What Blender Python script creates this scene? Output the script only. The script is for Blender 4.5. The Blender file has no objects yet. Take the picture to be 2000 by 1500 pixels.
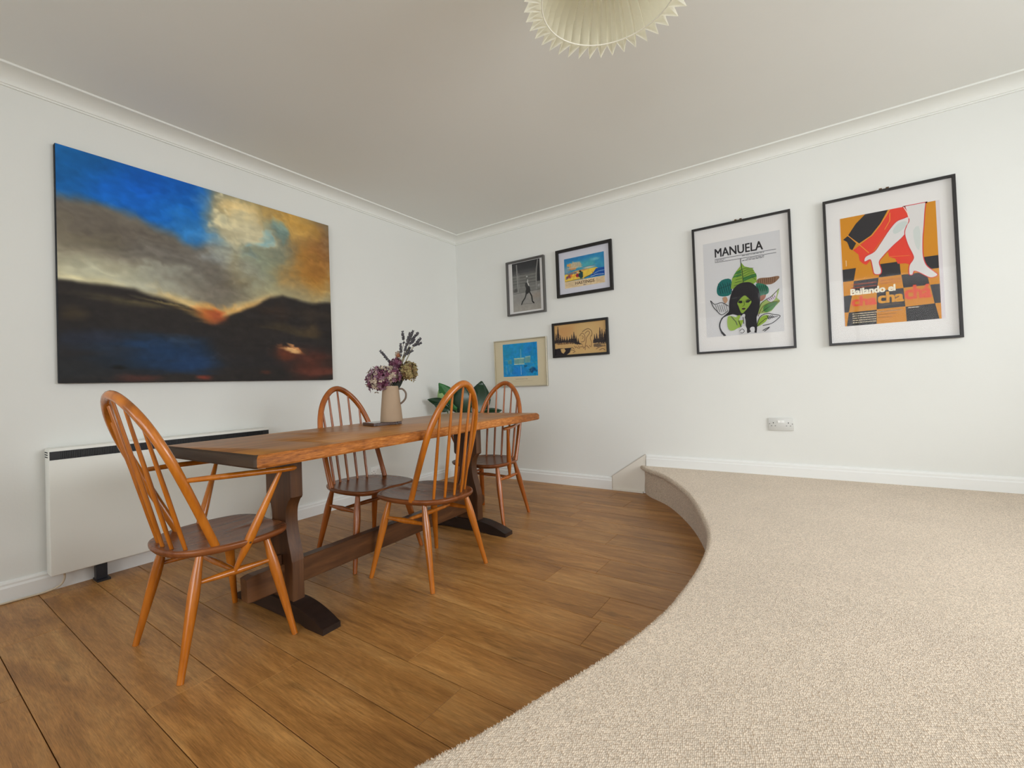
import bpy, bmesh, math, random
import numpy as np
from mathutils import Vector, Matrix
from mathutils.geometry import tessellate_polygon

C = bpy.context.scene.collection
SC = bpy.context.scene
PI = math.pi

# ------------------------------------------------------------------ camera
yaw, pitch, roll = -0.63272, 0.0172, -0.03580
fw = Vector((math.sin(yaw)*math.cos(pitch), math.cos(yaw)*math.cos(pitch), math.sin(pitch)))
r0 = Vector((math.cos(yaw), -math.sin(yaw), 0)); u0 = r0.cross(fw)
rt = r0*math.cos(roll)+u0*math.sin(roll); up = -r0*math.sin(roll)+u0*math.cos(roll)
cd = bpy.data.cameras.new('camera'); cam = bpy.data.objects.new('camera', cd); C.objects.link(cam)
cam.matrix_world = Matrix(((rt.x, up.x, -fw.x, 3.0152), (rt.y, up.y, -fw.y, -3.6966), (rt.z, up.z, -fw.z, 0.9095), (0, 0, 0, 1)))
cd.sensor_fit = 'HORIZONTAL'; cd.sensor_width = 36; cd.lens = 886.52/2000*36
cd.shift_x = 55.836/2000; cd.shift_y = -12.625/2000; cd.clip_start = 0.02
SC.camera = cam

# ------------------------------------------------------------------ light
w = bpy.data.worlds.new('daylight'); SC.world = w; w.use_nodes = True
bg = w.node_tree.nodes['Background']; bg.inputs[0].default_value = (0.80, 0.90, 1.0, 1); bg.inputs[1].default_value = 0.8

def area(name, loc, rot, sx, sy, power, col):
    l = bpy.data.lights.new(name, 'AREA'); l.shape = 'RECTANGLE'; l.size = sx; l.size_y = sy
    l.energy = power; l.color = col
    o = bpy.data.objects.new(name, l); C.objects.link(o); o.location = loc; o.rotation_euler = rot
    return o
# daylight coming through the window in the right-hand wall and the glazed doors behind the camera
DAY = (0.952, 0.981, 1.0)
area('window_daylight', (5.80, -1.75, 1.78), (0, PI/2-0.55, 0), 1.5, 2.6, 136, DAY)
area('garden_door_daylight', (3.6, -6.62, 1.55), (PI/2-0.5, 0, 0), 2.8, 2.4, 127, DAY)
area('front_window_daylight', (1.1, -6.55, 1.75), (PI/2-0.5, 0, 0), 1.8, 1.5, 34, DAY)

SC.view_settings.view_transform = 'Standard'; SC.view_settings.look = 'None'
SC.view_settings.exposure = 0.05; SC.view_settings.gamma = 1.0
SC.view_settings.use_curve_mapping = False
SC.cycles.use_denoising = True
SC.cycles.max_bounces = 10; SC.cycles.diffuse_bounces = 6
SC.cycles.sample_clamp_indirect = 6.0

# ------------------------------------------------------------------ materials
def s2l(c):
    c = np.asarray(c, float)
    return np.where(c <= 0.04045, c/12.92, ((np.maximum(c, 0)+0.055)/1.055)**2.4)
def rgb(r, g, b):
    v = s2l(np.array([r, g, b])/255.0); return (float(v[0]), float(v[1]), float(v[2]), 1.0)

def mat(name, col, rough=0.5, spec=0.5, metal=0.0, var=0.0, scale=(6, 6, 6), bump=0.0, bscale=200.0, coat=0.0):
    m = bpy.data.materials.new(name); m.use_nodes = True
    nt = m.node_tree; b = nt.nodes['Principled BSDF']
    b.inputs['Base Color'].default_value = col; b.inputs['Roughness'].default_value = rough
    b.inputs['Specular IOR Level'].default_value = spec; b.inputs['Metallic'].default_value = metal
    b.inputs['Coat Weight'].default_value = coat; b.inputs['Coat Roughness'].default_value = 0.15
    tc = nt.nodes.new('ShaderNodeTexCoord')
    if var:
        mp = nt.nodes.new('ShaderNodeMapping'); mp.inputs['Scale'].default_value = scale
        nz = nt.nodes.new('ShaderNodeTexNoise'); nz.inputs['Scale'].default_value = 1.0; nz.inputs['Detail'].default_value = 5
        nt.links.new(tc.outputs['Object'], mp.inputs[0]); nt.links.new(mp.outputs[0], nz.inputs['Vector'])
        cr = nt.nodes.new('ShaderNodeValToRGB')
        cr.color_ramp.elements[0].position = 0.3; cr.color_ramp.elements[1].position = 0.7
        cr.color_ramp.elements[0].color = tuple(c*(1-var) for c in col[:3])+(1,)
        cr.color_ramp.elements[1].color = tuple(min(1, c*(1+var)) for c in col[:3])+(1,)
        nt.links.new(nz.outputs[0], cr.inputs[0]); nt.links.new(cr.outputs[0], b.inputs['Base Color'])
    if bump:
        n2 = nt.nodes.new('ShaderNodeTexNoise'); n2.inputs['Scale'].default_value = bscale; n2.inputs['Detail'].default_value = 3
        nt.links.new(tc.outputs['Object'], n2.inputs['Vector'])
        bp = nt.nodes.new('ShaderNodeBump'); bp.inputs['Strength'].default_value = bump; bp.inputs['Distance'].default_value = 0.002
        nt.links.new(n2.outputs[0], bp.inputs['Height']); nt.links.new(bp.outputs[0], b.inputs['Normal'])
    return m

def wood(name, dark, mid, light, axis, fine=45.0, rough=0.35, spec=0.5, coat=0.0, bump=0.05, random_per_object=False, stretch=0.07, broad=1.3):
    """grain running along axis (0 x, 1 y, 2 z) in object space"""
    m = bpy.data.materials.new(name); m.use_nodes = True
    nt = m.node_tree; b = nt.nodes['Principled BSDF']
    b.inputs['Roughness'].default_value = rough; b.inputs['Specular IOR Level'].default_value = spec
    b.inputs['Coat Weight'].default_value = coat; b.inputs['Coat Roughness'].default_value = 0.2
    tc = nt.nodes.new('ShaderNodeTexCoord'); mp = nt.nodes.new('ShaderNodeMapping')
    sc = [fine, fine, fine]; sc[axis] = fine*stretch; mp.inputs['Scale'].default_value = sc
    nt.links.new(tc.outputs['Object'], mp.inputs[0]); vec = mp.outputs[0]
    mp2 = nt.nodes.new('ShaderNodeMapping'); sc2 = [7, 7, 7]; sc2[axis] = broad; mp2.inputs['Scale'].default_value = sc2
    nt.links.new(tc.outputs['Object'], mp2.inputs[0]); vec2 = mp2.outputs[0]
    if random_per_object:
        oi = nt.nodes.new('ShaderNodeObjectInfo'); ml = nt.nodes.new('ShaderNodeMath'); ml.operation = 'MULTIPLY'; ml.inputs[1].default_value = 37.0
        nt.links.new(oi.outputs['Random'], ml.inputs[0])
        cmb = nt.nodes.new('ShaderNodeCombineXYZ')
        for i in range(3): nt.links.new(ml.outputs[0], cmb.inputs[i])
        a1 = nt.nodes.new('ShaderNodeVectorMath'); a1.operation = 'ADD'; nt.links.new(vec, a1.inputs[0]); nt.links.new(cmb.outputs[0], a1.inputs[1]); vec = a1.outputs[0]
        a2 = nt.nodes.new('ShaderNodeVectorMath'); a2.operation = 'ADD'; nt.links.new(vec2, a2.inputs[0]); nt.links.new(cmb.outputs[0], a2.inputs[1]); vec2 = a2.outputs[0]
    n1 = nt.nodes.new('ShaderNodeTexNoise'); n1.inputs['Scale'].default_value = 1; n1.inputs['Detail'].default_value = 6; n1.inputs['Roughness'].default_value = 0.6
    nt.links.new(vec, n1.inputs['Vector'])
    n2 = nt.nodes.new('ShaderNodeTexNoise'); n2.inputs['Scale'].default_value = 1; n2.inputs['Detail'].default_value = 4; n2.inputs['Distortion'].default_value = 1.2
    nt.links.new(vec2, n2.inputs['Vector'])
    mx = nt.nodes.new('ShaderNodeMix'); mx.data_type = 'FLOAT'; mx.inputs[0].default_value = 0.55
    nt.links.new(n1.outputs[0], mx.inputs[2]); nt.links.new(n2.outputs[0], mx.inputs[3])
    cr = nt.nodes.new('ShaderNodeValToRGB'); e = cr.color_ramp.elements
    e[0].position = 0.33; e[0].color = dark; e[1].position = 0.68; e[1].color = light
    k = e.new(0.5); k.color = mid
    nt.links.new(mx.outputs[0], cr.inputs[0]); nt.links.new(cr.outputs[0], b.inputs['Base Color'])
    if bump:
        bp = nt.nodes.new('ShaderNodeBump'); bp.inputs['Strength'].default_value = bump; bp.inputs['Distance'].default_value = 0.002
        nt.links.new(n1.outputs[0], bp.inputs['Height']); nt.links.new(bp.outputs[0], b.inputs['Normal'])
    return m

def glass_mat(name, tint=(1, 1, 1, 1), strength=1.0):
    m = bpy.data.materials.new(name); m.use_nodes = True; nt = m.node_tree
    for n in list(nt.nodes): nt.nodes.remove(n)
    o = nt.nodes.new('ShaderNodeOutputMaterial'); t = nt.nodes.new('ShaderNodeBsdfTransparent'); t.inputs[0].default_value = tint
    g = nt.nodes.new('ShaderNodeBsdfGlossy'); g.inputs['Roughness'].default_value = 0.03
    fr = nt.nodes.new('ShaderNodeFresnel'); fr.inputs[0].default_value = 1.4
    mx = nt.nodes.new('ShaderNodeMixShader')
    ml = nt.nodes.new('ShaderNodeMath'); ml.operation = 'MULTIPLY'; ml.inputs[1].default_value = strength
    nt.links.new(fr.outputs[0], ml.inputs[0]); nt.links.new(ml.outputs[0], mx.inputs[0])
    nt.links.new(t.outputs[0], mx.inputs[1]); nt.links.new(g.outputs[0], mx.inputs[2]); nt.links.new(mx.outputs[0], o.inputs[0])
    return m

def vcol_mat(name, rough=0.6, spec=0.3, bump=0.0, bscale=400.0):
    m = bpy.data.materials.new(name); m.use_nodes = True; nt = m.node_tree; b = nt.nodes['Principled BSDF']
    a = nt.nodes.new('ShaderNodeAttribute'); a.attribute_name = 'ink'
    nt.links.new(a.outputs['Color'], b.inputs['Base Color'])
    b.inputs['Roughness'].default_value = rough; b.inputs['Specular IOR Level'].default_value = spec
    if bump:
        tc = nt.nodes.new('ShaderNodeTexCoord'); n = nt.nodes.new('ShaderNodeTexNoise'); n.inputs['Scale'].default_value = bscale
        bp = nt.nodes.new('ShaderNodeBump'); bp.inputs['Strength'].default_value = bump; bp.inputs['Distance'].default_value = 0.002
        nt.links.new(tc.outputs['Object'], n.inputs['Vector']); nt.links.new(n.outputs[0], bp.inputs['Height']); nt.links.new(bp.outputs[0], b.inputs['Normal'])
    return m

M_wall = mat('wall_paint', rgb(226, 227, 223), 0.85, 0.2, var=0.012, scale=(1.3, 1.3, 1.3), bump=0.12, bscale=90)
M_ceil = mat('ceiling_paint', rgb(233, 234, 230), 0.9, 0.15, var=0.012, scale=(1, 1, 1), bump=0.08, bscale=60)
M_trim = mat('white_gloss_paint', rgb(232, 233, 231), 0.35, 0.4)
M_trim_cream = mat('cream_gloss_paint', rgb(226, 221, 210), 0.4, 0.4)
M_cove = mat('coving_paint', rgb(232, 233, 228), 0.7, 0.2)
M_sub = mat('dark_underlay', rgb(74, 46, 24), 0.9, 0.1)
M_plank = wood('oak_laminate', rgb(138, 93, 48), rgb(169, 119, 64), rgb(190, 142, 84), 0, 34, 0.36, 0.3, bump=0.04, random_per_object=True)
def plank_detail(m):
    nt = m.node_tree; b = nt.nodes['Principled BSDF']; src = b.inputs['Base Color'].links[0].from_socket
    tc = nt.nodes.new('ShaderNodeTexCoord'); oi = nt.nodes.new('ShaderNodeObjectInfo')
    ml = nt.nodes.new('ShaderNodeMath'); ml.operation = 'MULTIPLY'; ml.inputs[1].default_value = 53.0; nt.links.new(oi.outputs['Random'], ml.inputs[0])
    cmb = nt.nodes.new('ShaderNodeCombineXYZ'); nt.links.new(ml.outputs[0], cmb.inputs[0]); nt.links.new(ml.outputs[0], cmb.inputs[2])
    ad = nt.nodes.new('ShaderNodeVectorMath'); ad.operation = 'ADD'; nt.links.new(tc.outputs['Object'], ad.inputs[0]); nt.links.new(cmb.outputs[0], ad.inputs[1])
    def noise(sc, detail, dist=0.0, rough=0.5):
        mp = nt.nodes.new('ShaderNodeMapping'); mp.inputs['Scale'].default_value = sc; nt.links.new(ad.outputs[0], mp.inputs[0])
        n = nt.nodes.new('ShaderNodeTexNoise'); n.inputs['Scale'].default_value = 1; n.inputs['Detail'].default_value = detail; n.inputs['Distortion'].default_value = dist; n.inputs['Roughness'].default_value = rough
        nt.links.new(mp.outputs[0], n.inputs['Vector']); return n.outputs[0]
    def ramp(sock, p0, c0, p1, c1):
        r = nt.nodes.new('ShaderNodeMapRange'); r.inputs['From Min'].default_value = p0; r.inputs['From Max'].default_value = p1; r.inputs['To Min'].default_value = c0; r.inputs['To Max'].default_value = c1
        nt.links.new(sock, r.inputs[0]); return r.outputs[0]
    def mul(a, c):
        k = nt.nodes.new('ShaderNodeMath'); k.operation = 'MULTIPLY'; nt.links.new(a, k.inputs[0]); nt.links.new(c, k.inputs[1]); return k.outputs[0]
    smudge = ramp(noise((3.6, 16, 16), 3, .6),   .62, 1.0, .78, .58)          # dark knots and smudges
    pore = ramp(noise((22, 420, 420), 3, 0, .7), .35, .74, .62, 1.09)       # fine pores along the grain
    # cathedral figure: bands of a stretched, distorted field
    f = noise((1.6, 7, 7), 2, .4); sn = nt.nodes.new('ShaderNodeMath'); sn.operation = 'MULTIPLY'; sn.inputs[1].default_value = 95.0; nt.links.new(f, sn.inputs[0])
    si = nt.nodes.new('ShaderNodeMath'); si.operation = 'SINE'; nt.links.new(sn.outputs[0], si.inputs[0])
    cath = ramp(si.outputs[0], -1, .93, 1, 1.05); grain = noise((9, 150, 150), 4, .2, .65); gr = ramp(grain, .3, .86, .7, 1.1)
    tone = ramp(oi.outputs['Random'], 0, .92, 1, 1.08)
    tot = mul(mul(mul(mul(smudge, pore), cath), gr), tone)
    vm = nt.nodes.new('ShaderNodeVectorMath'); vm.operation = 'SCALE'; nt.links.new(src, vm.inputs[0]); nt.links.new(tot, vm.inputs['Scale'])
    nt.links.new(vm.outputs[0], b.inputs['Base Color'])
plank_detail(M_plank)
M_chair = wood('honey_beech', rgb(130, 71, 14), rgb(173, 97, 21), rgb(198, 119, 36), 2, 30, 0.26, 0.5, coat=0.3, bump=0.0)
M_chair_red = wood('red_brown_beech', rgb(124, 64, 17), rgb(160, 85, 26), rgb(184, 104, 38), 2, 30, 0.26, 0.5, coat=0.3, bump=0.0)
M_seat = wood('elm_seat', rgb(86, 45, 21), rgb(120, 67, 34), rgb(144, 88, 50), 1, 30, 0.27, 0.3, coat=0.0, bump=0.02)
M_top = wood('oak_table_top', rgb(126, 77, 29), rgb(168, 110, 46), rgb(196, 137, 66), 1, 60, 0.34, 0.35, coat=0.0, broad=0.35, stretch=0.03, bump=0.15)
M_edge = wood('rough_table_edge', rgb(106, 58, 22), rgb(174, 104, 42), rgb(224, 156, 86), 1, 170, 0.5, 0.3, bump=1.0, stretch=0.16)
M_end = wood('dark_end_grain', rgb(50, 36, 26), rgb(66, 50, 36), rgb(82, 62, 46), 0, 40, 0.6, 0.3, bump=0.3)
M_base = wood('dark_oak_base', rgb(50, 29, 14), rgb(82, 50, 26), rgb(114, 74, 41), 2, 34, 0.42, 0.45, bump=0.1)
M_beam = wood('dark_oak_beam', rgb(50, 29, 14), rgb(82, 50, 26), rgb(114, 74, 41), 1, 34, 0.42, 0.45, bump=0.1)
M_foot = wood('black_oak_foot', rgb(26, 17, 13), rgb(40, 26, 20), rgb(58, 39, 29), 0, 34, 0.45, 0.4, bump=0.1)
M_black = mat('black_frame_paint', rgb(30, 27, 26), 0.4, 0.4)
M_grey = mat('grey_frame_metal', rgb(98, 96, 94), 0.35, 0.5, metal=0.5)
M_silver = mat('silver_frame_metal', rgb(200, 192, 172), 0.28, 0.5, metal=0.8)
M_mount = mat('white_mount_card', rgb(228, 226, 224), 0.85, 0.15)
M_mount2 = mat('blue_white_mount_card', rgb(212, 212, 222), 0.85, 0.15)
M_mount_cream = mat('cream_mount_card', rgb(214, 202, 172), 0.85, 0.15)
M_glass = glass_mat('picture_glass', strength=0.2)
M_winglass = glass_mat('window_glass')
M_brass = mat('dark_brass', rgb(90, 66, 44), 0.4, 0.5, metal=0.8)
M_heater = mat('heater_enamel', rgb(226, 226, 219), 0.4, 0.4, var=0.015, scale=(2, 2, 2))
M_grille = mat('black_grille', rgb(26, 26, 28), 0.45, 0.4)
M_blackpl = mat('black_plastic', rgb(18, 20, 28), 0.4, 0.5)
M_cable = mat('cream_cable', rgb(205, 190, 166), 0.5, 0.4)
M_socket = mat('socket_plastic', rgb(206, 206, 202), 0.35, 0.5)
M_white = mat('white_plastic', rgb(238, 238, 236), 0.3, 0.5)
M_hole = mat('dark_slots', rgb(40, 40, 40), 0.7, 0.2)
M_jug = mat('stoneware_glaze', rgb(162, 139, 114), 0.6, 0.35, var=0.05, scale=(20, 20, 8), bump=0.05, bscale=150)
M_jugrim = mat('dark_glaze', rgb(104, 88, 74), 0.45, 0.4, var=0.1)
M_slab = wood('walnut_board', rgb(40, 24, 18), rgb(62, 38, 28), rgb(84, 54, 38), 0, 40, 0.22, 0.55, coat=0.5, bump=0.02)
M_leaf = mat('dark_leaf', rgb(22, 54, 32), 0.36, 0.4, var=0.2, scale=(14, 14, 14), coat=0.2)
M_leaf2 = mat('bright_leaf', rgb(46, 108, 52), 0.4, 0.5, var=0.2, scale=(14, 14, 14))
M_leaf3 = mat('pale_leaf', rgb(150, 182, 120), 0.5, 0.3, var=0.15, scale=(14, 14, 14))
M_stem = mat('green_stem', rgb(70, 92, 48), 0.6, 0.3)
M_drystem = mat('dry_stem', rgb(128, 120, 88), 0.8, 0.2)
M_pot = mat('grey_pot', rgb(96, 92, 88), 0.7, 0.3)
M_soil = mat('soil', rgb(44, 32, 24), 0.95, 0.1, bump=0.5)
M_lav = mat('dry_lavender', rgb(86, 84, 88), 0.9, 0.1, var=0.25, scale=(60, 60, 60))
M_pet_a = mat('petal_mauve', rgb(126, 96, 108), 0.85, 0.15, var=0.25, scale=(60, 60, 60))
M_pet_b = mat('petal_plum', rgb(106, 62, 80), 0.85, 0.15, var=0.25, scale=(60, 60, 60))
M_pet_c = mat('petal_buff', rgb(176, 160, 142), 0.85, 0.15, var=0.2, scale=(60, 60, 60))
M_pet_d = mat('petal_olive', rgb(140, 124, 84), 0.85, 0.15, var=0.25, scale=(60, 60, 60))
M_pet_e = mat('petal_brown', rgb(108, 80, 58), 0.85, 0.15, var=0.25, scale=(60, 60, 60))
M_bud = mat('bud_terracotta', rgb(156, 104, 78), 0.85, 0.15, var=0.25, scale=(80, 80, 80))
M_dleaf = mat('dry_grey_leaf', rgb(62, 66, 60), 0.85, 0.15, var=0.25, scale=(40, 40, 40))
M_ringwire = mat('white_wire', rgb(226, 222, 208), 0.4, 0.4)

def shade_mat():
    m = bpy.data.materials.new('cream_pleated_paper'); m.use_nodes = True; nt = m.node_tree
    b = nt.nodes['Principled BSDF']; b.inputs['Base Color'].default_value = rgb(246, 245, 236); b.inputs['Roughness'].default_value = 0.7
    b.inputs['Specular IOR Level'].default_value = 0.2
    tr = nt.nodes.new('ShaderNodeBsdfTranslucent'); tr.inputs[0].default_value = rgb(246, 242, 222)
    mx = nt.nodes.new('ShaderNodeMixShader'); mx.inputs[0].default_value = 0.5
    nt.links.new(b.outputs[0], mx.inputs[1]); nt.links.new(tr.outputs[0], mx.inputs[2]); nt.links.new(mx.outputs[0], nt.nodes['Material Output'].inputs[0])
    return m
M_shade = shade_mat()

def carpet_mat():
    m = bpy.data.materials.new('beige_loop_carpet'); m.use_nodes = True; nt = m.node_tree; b = nt.nodes['Principled BSDF']
    b.inputs['Roughness'].default_value = 0.95; b.inputs['Specular IOR Level'].default_value = 0.1
    b.inputs['Sheen Weight'].default_value = 0.15
    tc = nt.nodes.new('ShaderNodeTexCoord')
    n0 = nt.nodes.new('ShaderNodeTexNoise'); n0.inputs['Scale'].default_value = 60; n0.inputs['Detail'].default_value = 2
    nt.links.new(tc.outputs['Object'], n0.inputs['Vector'])
    sub = nt.nodes.new('ShaderNodeVectorMath'); sub.operation = 'SUBTRACT'; sub.inputs[1].default_value = (.5, .5, .5); nt.links.new(n0.outputs['Color'], sub.inputs[0])
    scl = nt.nodes.new('ShaderNodeVectorMath'); scl.operation = 'SCALE'; scl.inputs['Scale'].default_value = 0.004; nt.links.new(sub.outputs[0], scl.inputs[0])
    add = nt.nodes.new('ShaderNodeVectorMath'); add.operation = 'ADD'; nt.links.new(tc.outputs['Object'], add.inputs[0]); nt.links.new(scl.outputs[0], add.inputs[1])
    mp = nt.nodes.new('ShaderNodeMapping'); mp.inputs['Scale'].default_value = (310, 160, 240); mp.inputs['Rotation'].default_value = (0, 0, -0.35)
    nt.links.new(add.outputs[0], mp.inputs[0])
    vo = nt.nodes.new('ShaderNodeTexVoronoi'); vo.inputs['Scale'].default_value = 1; vo.inputs['Randomness'].default_value = 0.55
    nt.links.new(mp.outputs[0], vo.inputs['Vector'])
    n1 = nt.nodes.new('ShaderNodeTexNoise'); n1.inputs['Scale'].default_value = 3.0; n1.inputs['Detail'].default_value = 4
    nt.links.new(tc.outputs['Object'], n1.inputs['Vector'])
    cr = nt.nodes.new('ShaderNodeValToRGB'); e = cr.color_ramp.elements
    e[0].position = 0.2; e[0].color = rgb(233, 218, 199); e[1].position = 0.85; e[1].color = rgb(176, 152, 126)
    nt.links.new(vo.outputs['Distance'], cr.inputs[0])
    sep = nt.nodes.new('ShaderNodeSeparateColor'); nt.links.new(vo.outputs['Color'], sep.inputs[0])
    mr = nt.nodes.new('ShaderNodeMapRange'); mr.inputs['To Min'].default_value = 0.76; mr.inputs['To Max'].default_value = 1.08; nt.links.new(sep.outputs[0], mr.inputs[0])
    mr2 = nt.nodes.new('ShaderNodeMapRange'); mr2.inputs['From Min'].default_value = .3; mr2.inputs['From Max'].default_value = .7; mr2.inputs['To Min'].default_value = 0.95; mr2.inputs['To Max'].default_value = 1.04; nt.links.new(n1.outputs[0], mr2.inputs[0])
    ml = nt.nodes.new('ShaderNodeMath'); ml.operation = 'MULTIPLY'; nt.links.new(mr.outputs[0], ml.inputs[0]); nt.links.new(mr2.outputs[0], ml.inputs[1])
    vm = nt.nodes.new('ShaderNodeVectorMath'); vm.operation = 'SCALE'; nt.links.new(cr.outputs[0], vm.inputs[0]); nt.links.new(ml.outputs[0], vm.inputs['Scale'])
    nt.links.new(vm.outputs[0], b.inputs['Base Color'])
    inv = nt.nodes.new('ShaderNodeMath'); inv.operation = 'SUBTRACT'; inv.inputs[0].default_value = 1.0; nt.links.new(vo.outputs['Distance'], inv.inputs[1])
    bp = nt.nodes.new('ShaderNodeBump'); bp.inputs['Strength'].default_value = 0.6; bp.inputs['Distance'].default_value = 0.0025
    nt.links.new(inv.outputs[0], bp.inputs['Height']); nt.links.new(bp.outputs[0], b.inputs['Normal'])
    return m
M_carpet = carpet_mat()

_ink = {}
def ink(r, g, b):
    k = (r, g, b)
    if k not in _ink: _ink[k] = mat('ink_%d_%d_%d' % k, rgb(r, g, b), 0.7, 0.2)
    return _ink[k]

# ------------------------------------------------------------------ helpers
def tag(o, label=None, cat=None, group=None, kind=None):
    if label: o['label'] = label
    if cat: o['category'] = cat
    if group: o['group'] = group
    if kind: o['kind'] = kind
    return o
def thing(name, label, cat, loc=(0, 0, 0), rz=0.0, group=None):
    o = bpy.data.objects.new(name, None); C.objects.link(o); o.location = loc; o.rotation_euler = (0, 0, rz)
    o.empty_display_size = 0.05
    return tag(o, label, cat, group)
def link(name, me, parent=None):
    o = bpy.data.objects.new(name, me); C.objects.link(o)
    if parent: o.parent = parent
    return o
def obj(name, bm, m, parent=None, smooth=None):
    bmesh.ops.recalc_face_normals(bm, faces=bm.faces)
    me = bpy.data.meshes.new(name); bm.to_mesh(me); bm.free()
    for x in (m if isinstance(m, (list, tuple)) else [m]): me.materials.append(x)
    if smooth is not None:
        for p in me.polygons: p.use_smooth = True
        me.set_sharp_from_angle(angle=math.radians(smooth))
    return link(name, me, parent)
def struct(name, bm, m, parent=None, smooth=None):
    o = obj(name, bm, m, parent, smooth)
    if parent is None: o['kind'] = 'structure'
    return o
def add_box(bm, x0, x1, y0, y1, z0, z1, mi=0):
    v = [bm.verts.new(p) for p in ((x0, y0, z0), (x1, y0, z0), (x1, y1, z0), (x0, y1, z0), (x0, y0, z1), (x1, y0, z1), (x1, y1, z1), (x0, y1, z1))]
    for f in ((0, 3, 2, 1), (4, 5, 6, 7), (0, 1, 5, 4), (1, 2, 6, 5), (2, 3, 7, 6), (3, 0, 4, 7)):
        q = bm.faces.new([v[i] for i in f]); q.material_index = mi
    return v
def box(x0, x1, y0, y1, z0, z1, bevel=0.0, seg=1):
    bm = bmesh.new(); add_box(bm, x0, x1, y0, y1, z0, z1)
    if bevel: bmesh.ops.bevel(bm, geom=list(bm.edges), offset=bevel, segments=seg, affect='EDGES', profile=0.5)
    return bm
def lerp(a, b, t): return a+(b-a)*t
def interp(xs, ys, x): return float(np.interp(x, xs, ys))
def catmull(pts, n=8, closed=False):
    P = [Vector(p) for p in pts]; out = []
    N = len(P); rng = range(N if closed else N-1)
    for i in rng:
        if closed: a, b, c, d = P[(i-1) % N], P[i], P[(i+1) % N], P[(i+2) % N]
        else: a, b, c, d = P[max(i-1, 0)], P[i], P[i+1], P[min(i+2, N-1)]
        for k in range(n):
            t = k/n
            out.append(0.5*((2*b)+(c-a)*t+(2*a-5*b+4*c-d)*t*t+(3*b-a-3*c+d)*t**3))
    if not closed: out.append(P[-1].copy())
    return out
def add_tube(bm, pts, radii, sides=10, closed=False, flat=1.0, flat_axis=None, mi=0):
    P = [Vector(p) for p in pts]; n = len(P)
    if not isinstance(radii, (list, tuple)): radii = [radii]*n
    rings = []; nrm = None
    for i in range(n):
        if closed: t = (P[(i+1) % n]-P[i-1])
        else: t = P[min(i+1, n-1)]-P[max(i-1, 0)]
        t.normalize()
        if flat_axis is not None:
            nn = Vector(flat_axis); nrm = (nn-t*nn.dot(t)).normalized()
        elif nrm is None:
            a = Vector((0, 0, 1)) if abs(t.z) < 0.9 else Vector((1, 0, 0)); nrm = (a-t*a.dot(t)).normalized()
        else: nrm = (nrm-t*nrm.dot(t)).normalized()
        bn = t.cross(nrm)
        rings.append([bm.verts.new(P[i]+nrm*math.cos(2*PI*k/sides)*radii[i]*flat+bn*math.sin(2*PI*k/sides)*radii[i]) for k in range(sides)])
    for i in range(n if closed else n-1):
        A, B = rings[i], rings[(i+1) % n]
        for k in range(sides):
            f = bm.faces.new((A[k], A[(k+1) % sides], B[(k+1) % sides], B[k])); f.material_index = mi
    if not closed:
        bm.faces.new(rings[0][::-1]).material_index = mi; bm.faces.new(rings[-1]).material_index = mi
def tube(*a, **k):
    bm = bmesh.new(); add_tube(bm, *a, **k); return bm
def turned(p0, p1, prof, sides=12):
    """round member from p0 to p1, prof = [(t, radius)...]"""
    p0, p1 = Vector(p0), Vector(p1)
    return tube([p0.lerp(p1, t) for t, _ in prof], [r for _, r in prof], sides)
def add_lathe(bm, prof, seg=32, cx=0, cy=0, cap_bottom=True, cap_top=False):
    rings = [[bm.verts.new((cx+r*math.cos(2*PI*k/seg), cy+r*math.sin(2*PI*k/seg), z)) for k in range(seg)] for r, z in prof]
    for A, B in zip(rings, rings[1:]):
        for k in range(seg): bm.faces.new((A[k], A[(k+1) % seg], B[(k+1) % seg], B[k]))
    if cap_bottom: bm.faces.new(rings[0][::-1])
    if cap_top: bm.faces.new(rings[-1])
def lathe(*a, **k):
    bm = bmesh.new(); add_lathe(bm, *a, **k); return bm
def add_prism(bm, prof, axis, a0, a1, mi=0):
    """closed 2D profile extruded along axis; profile coords are the other two axes in order"""
    def P(p, a):
        q = list(p); q.insert(axis, a); return q
    A = [bm.verts.new(P(p, a0)) for p in prof]; B = [bm.verts.new(P(p, a1)) for p in prof]; n = len(prof)
    for i in range(n): bm.faces.new((A[i], A[(i+1) % n], B[(i+1) % n], B[i])).material_index = mi
    bm.faces.new(A[::-1]).material_index = mi; bm.faces.new(B).material_index = mi
def prism(*a, **k):
    bm = bmesh.new(); add_prism(bm, *a, **k); return bm
def kids(o): return [c for c in o.children]
def copy_tree(o, parent=None):
    c = o.copy(); C.objects.link(c)
    if parent: c.parent = parent; c.matrix_parent_inverse = o.matrix_parent_inverse
    for ch in o.children: copy_tree(ch, c)
    return c

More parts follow.
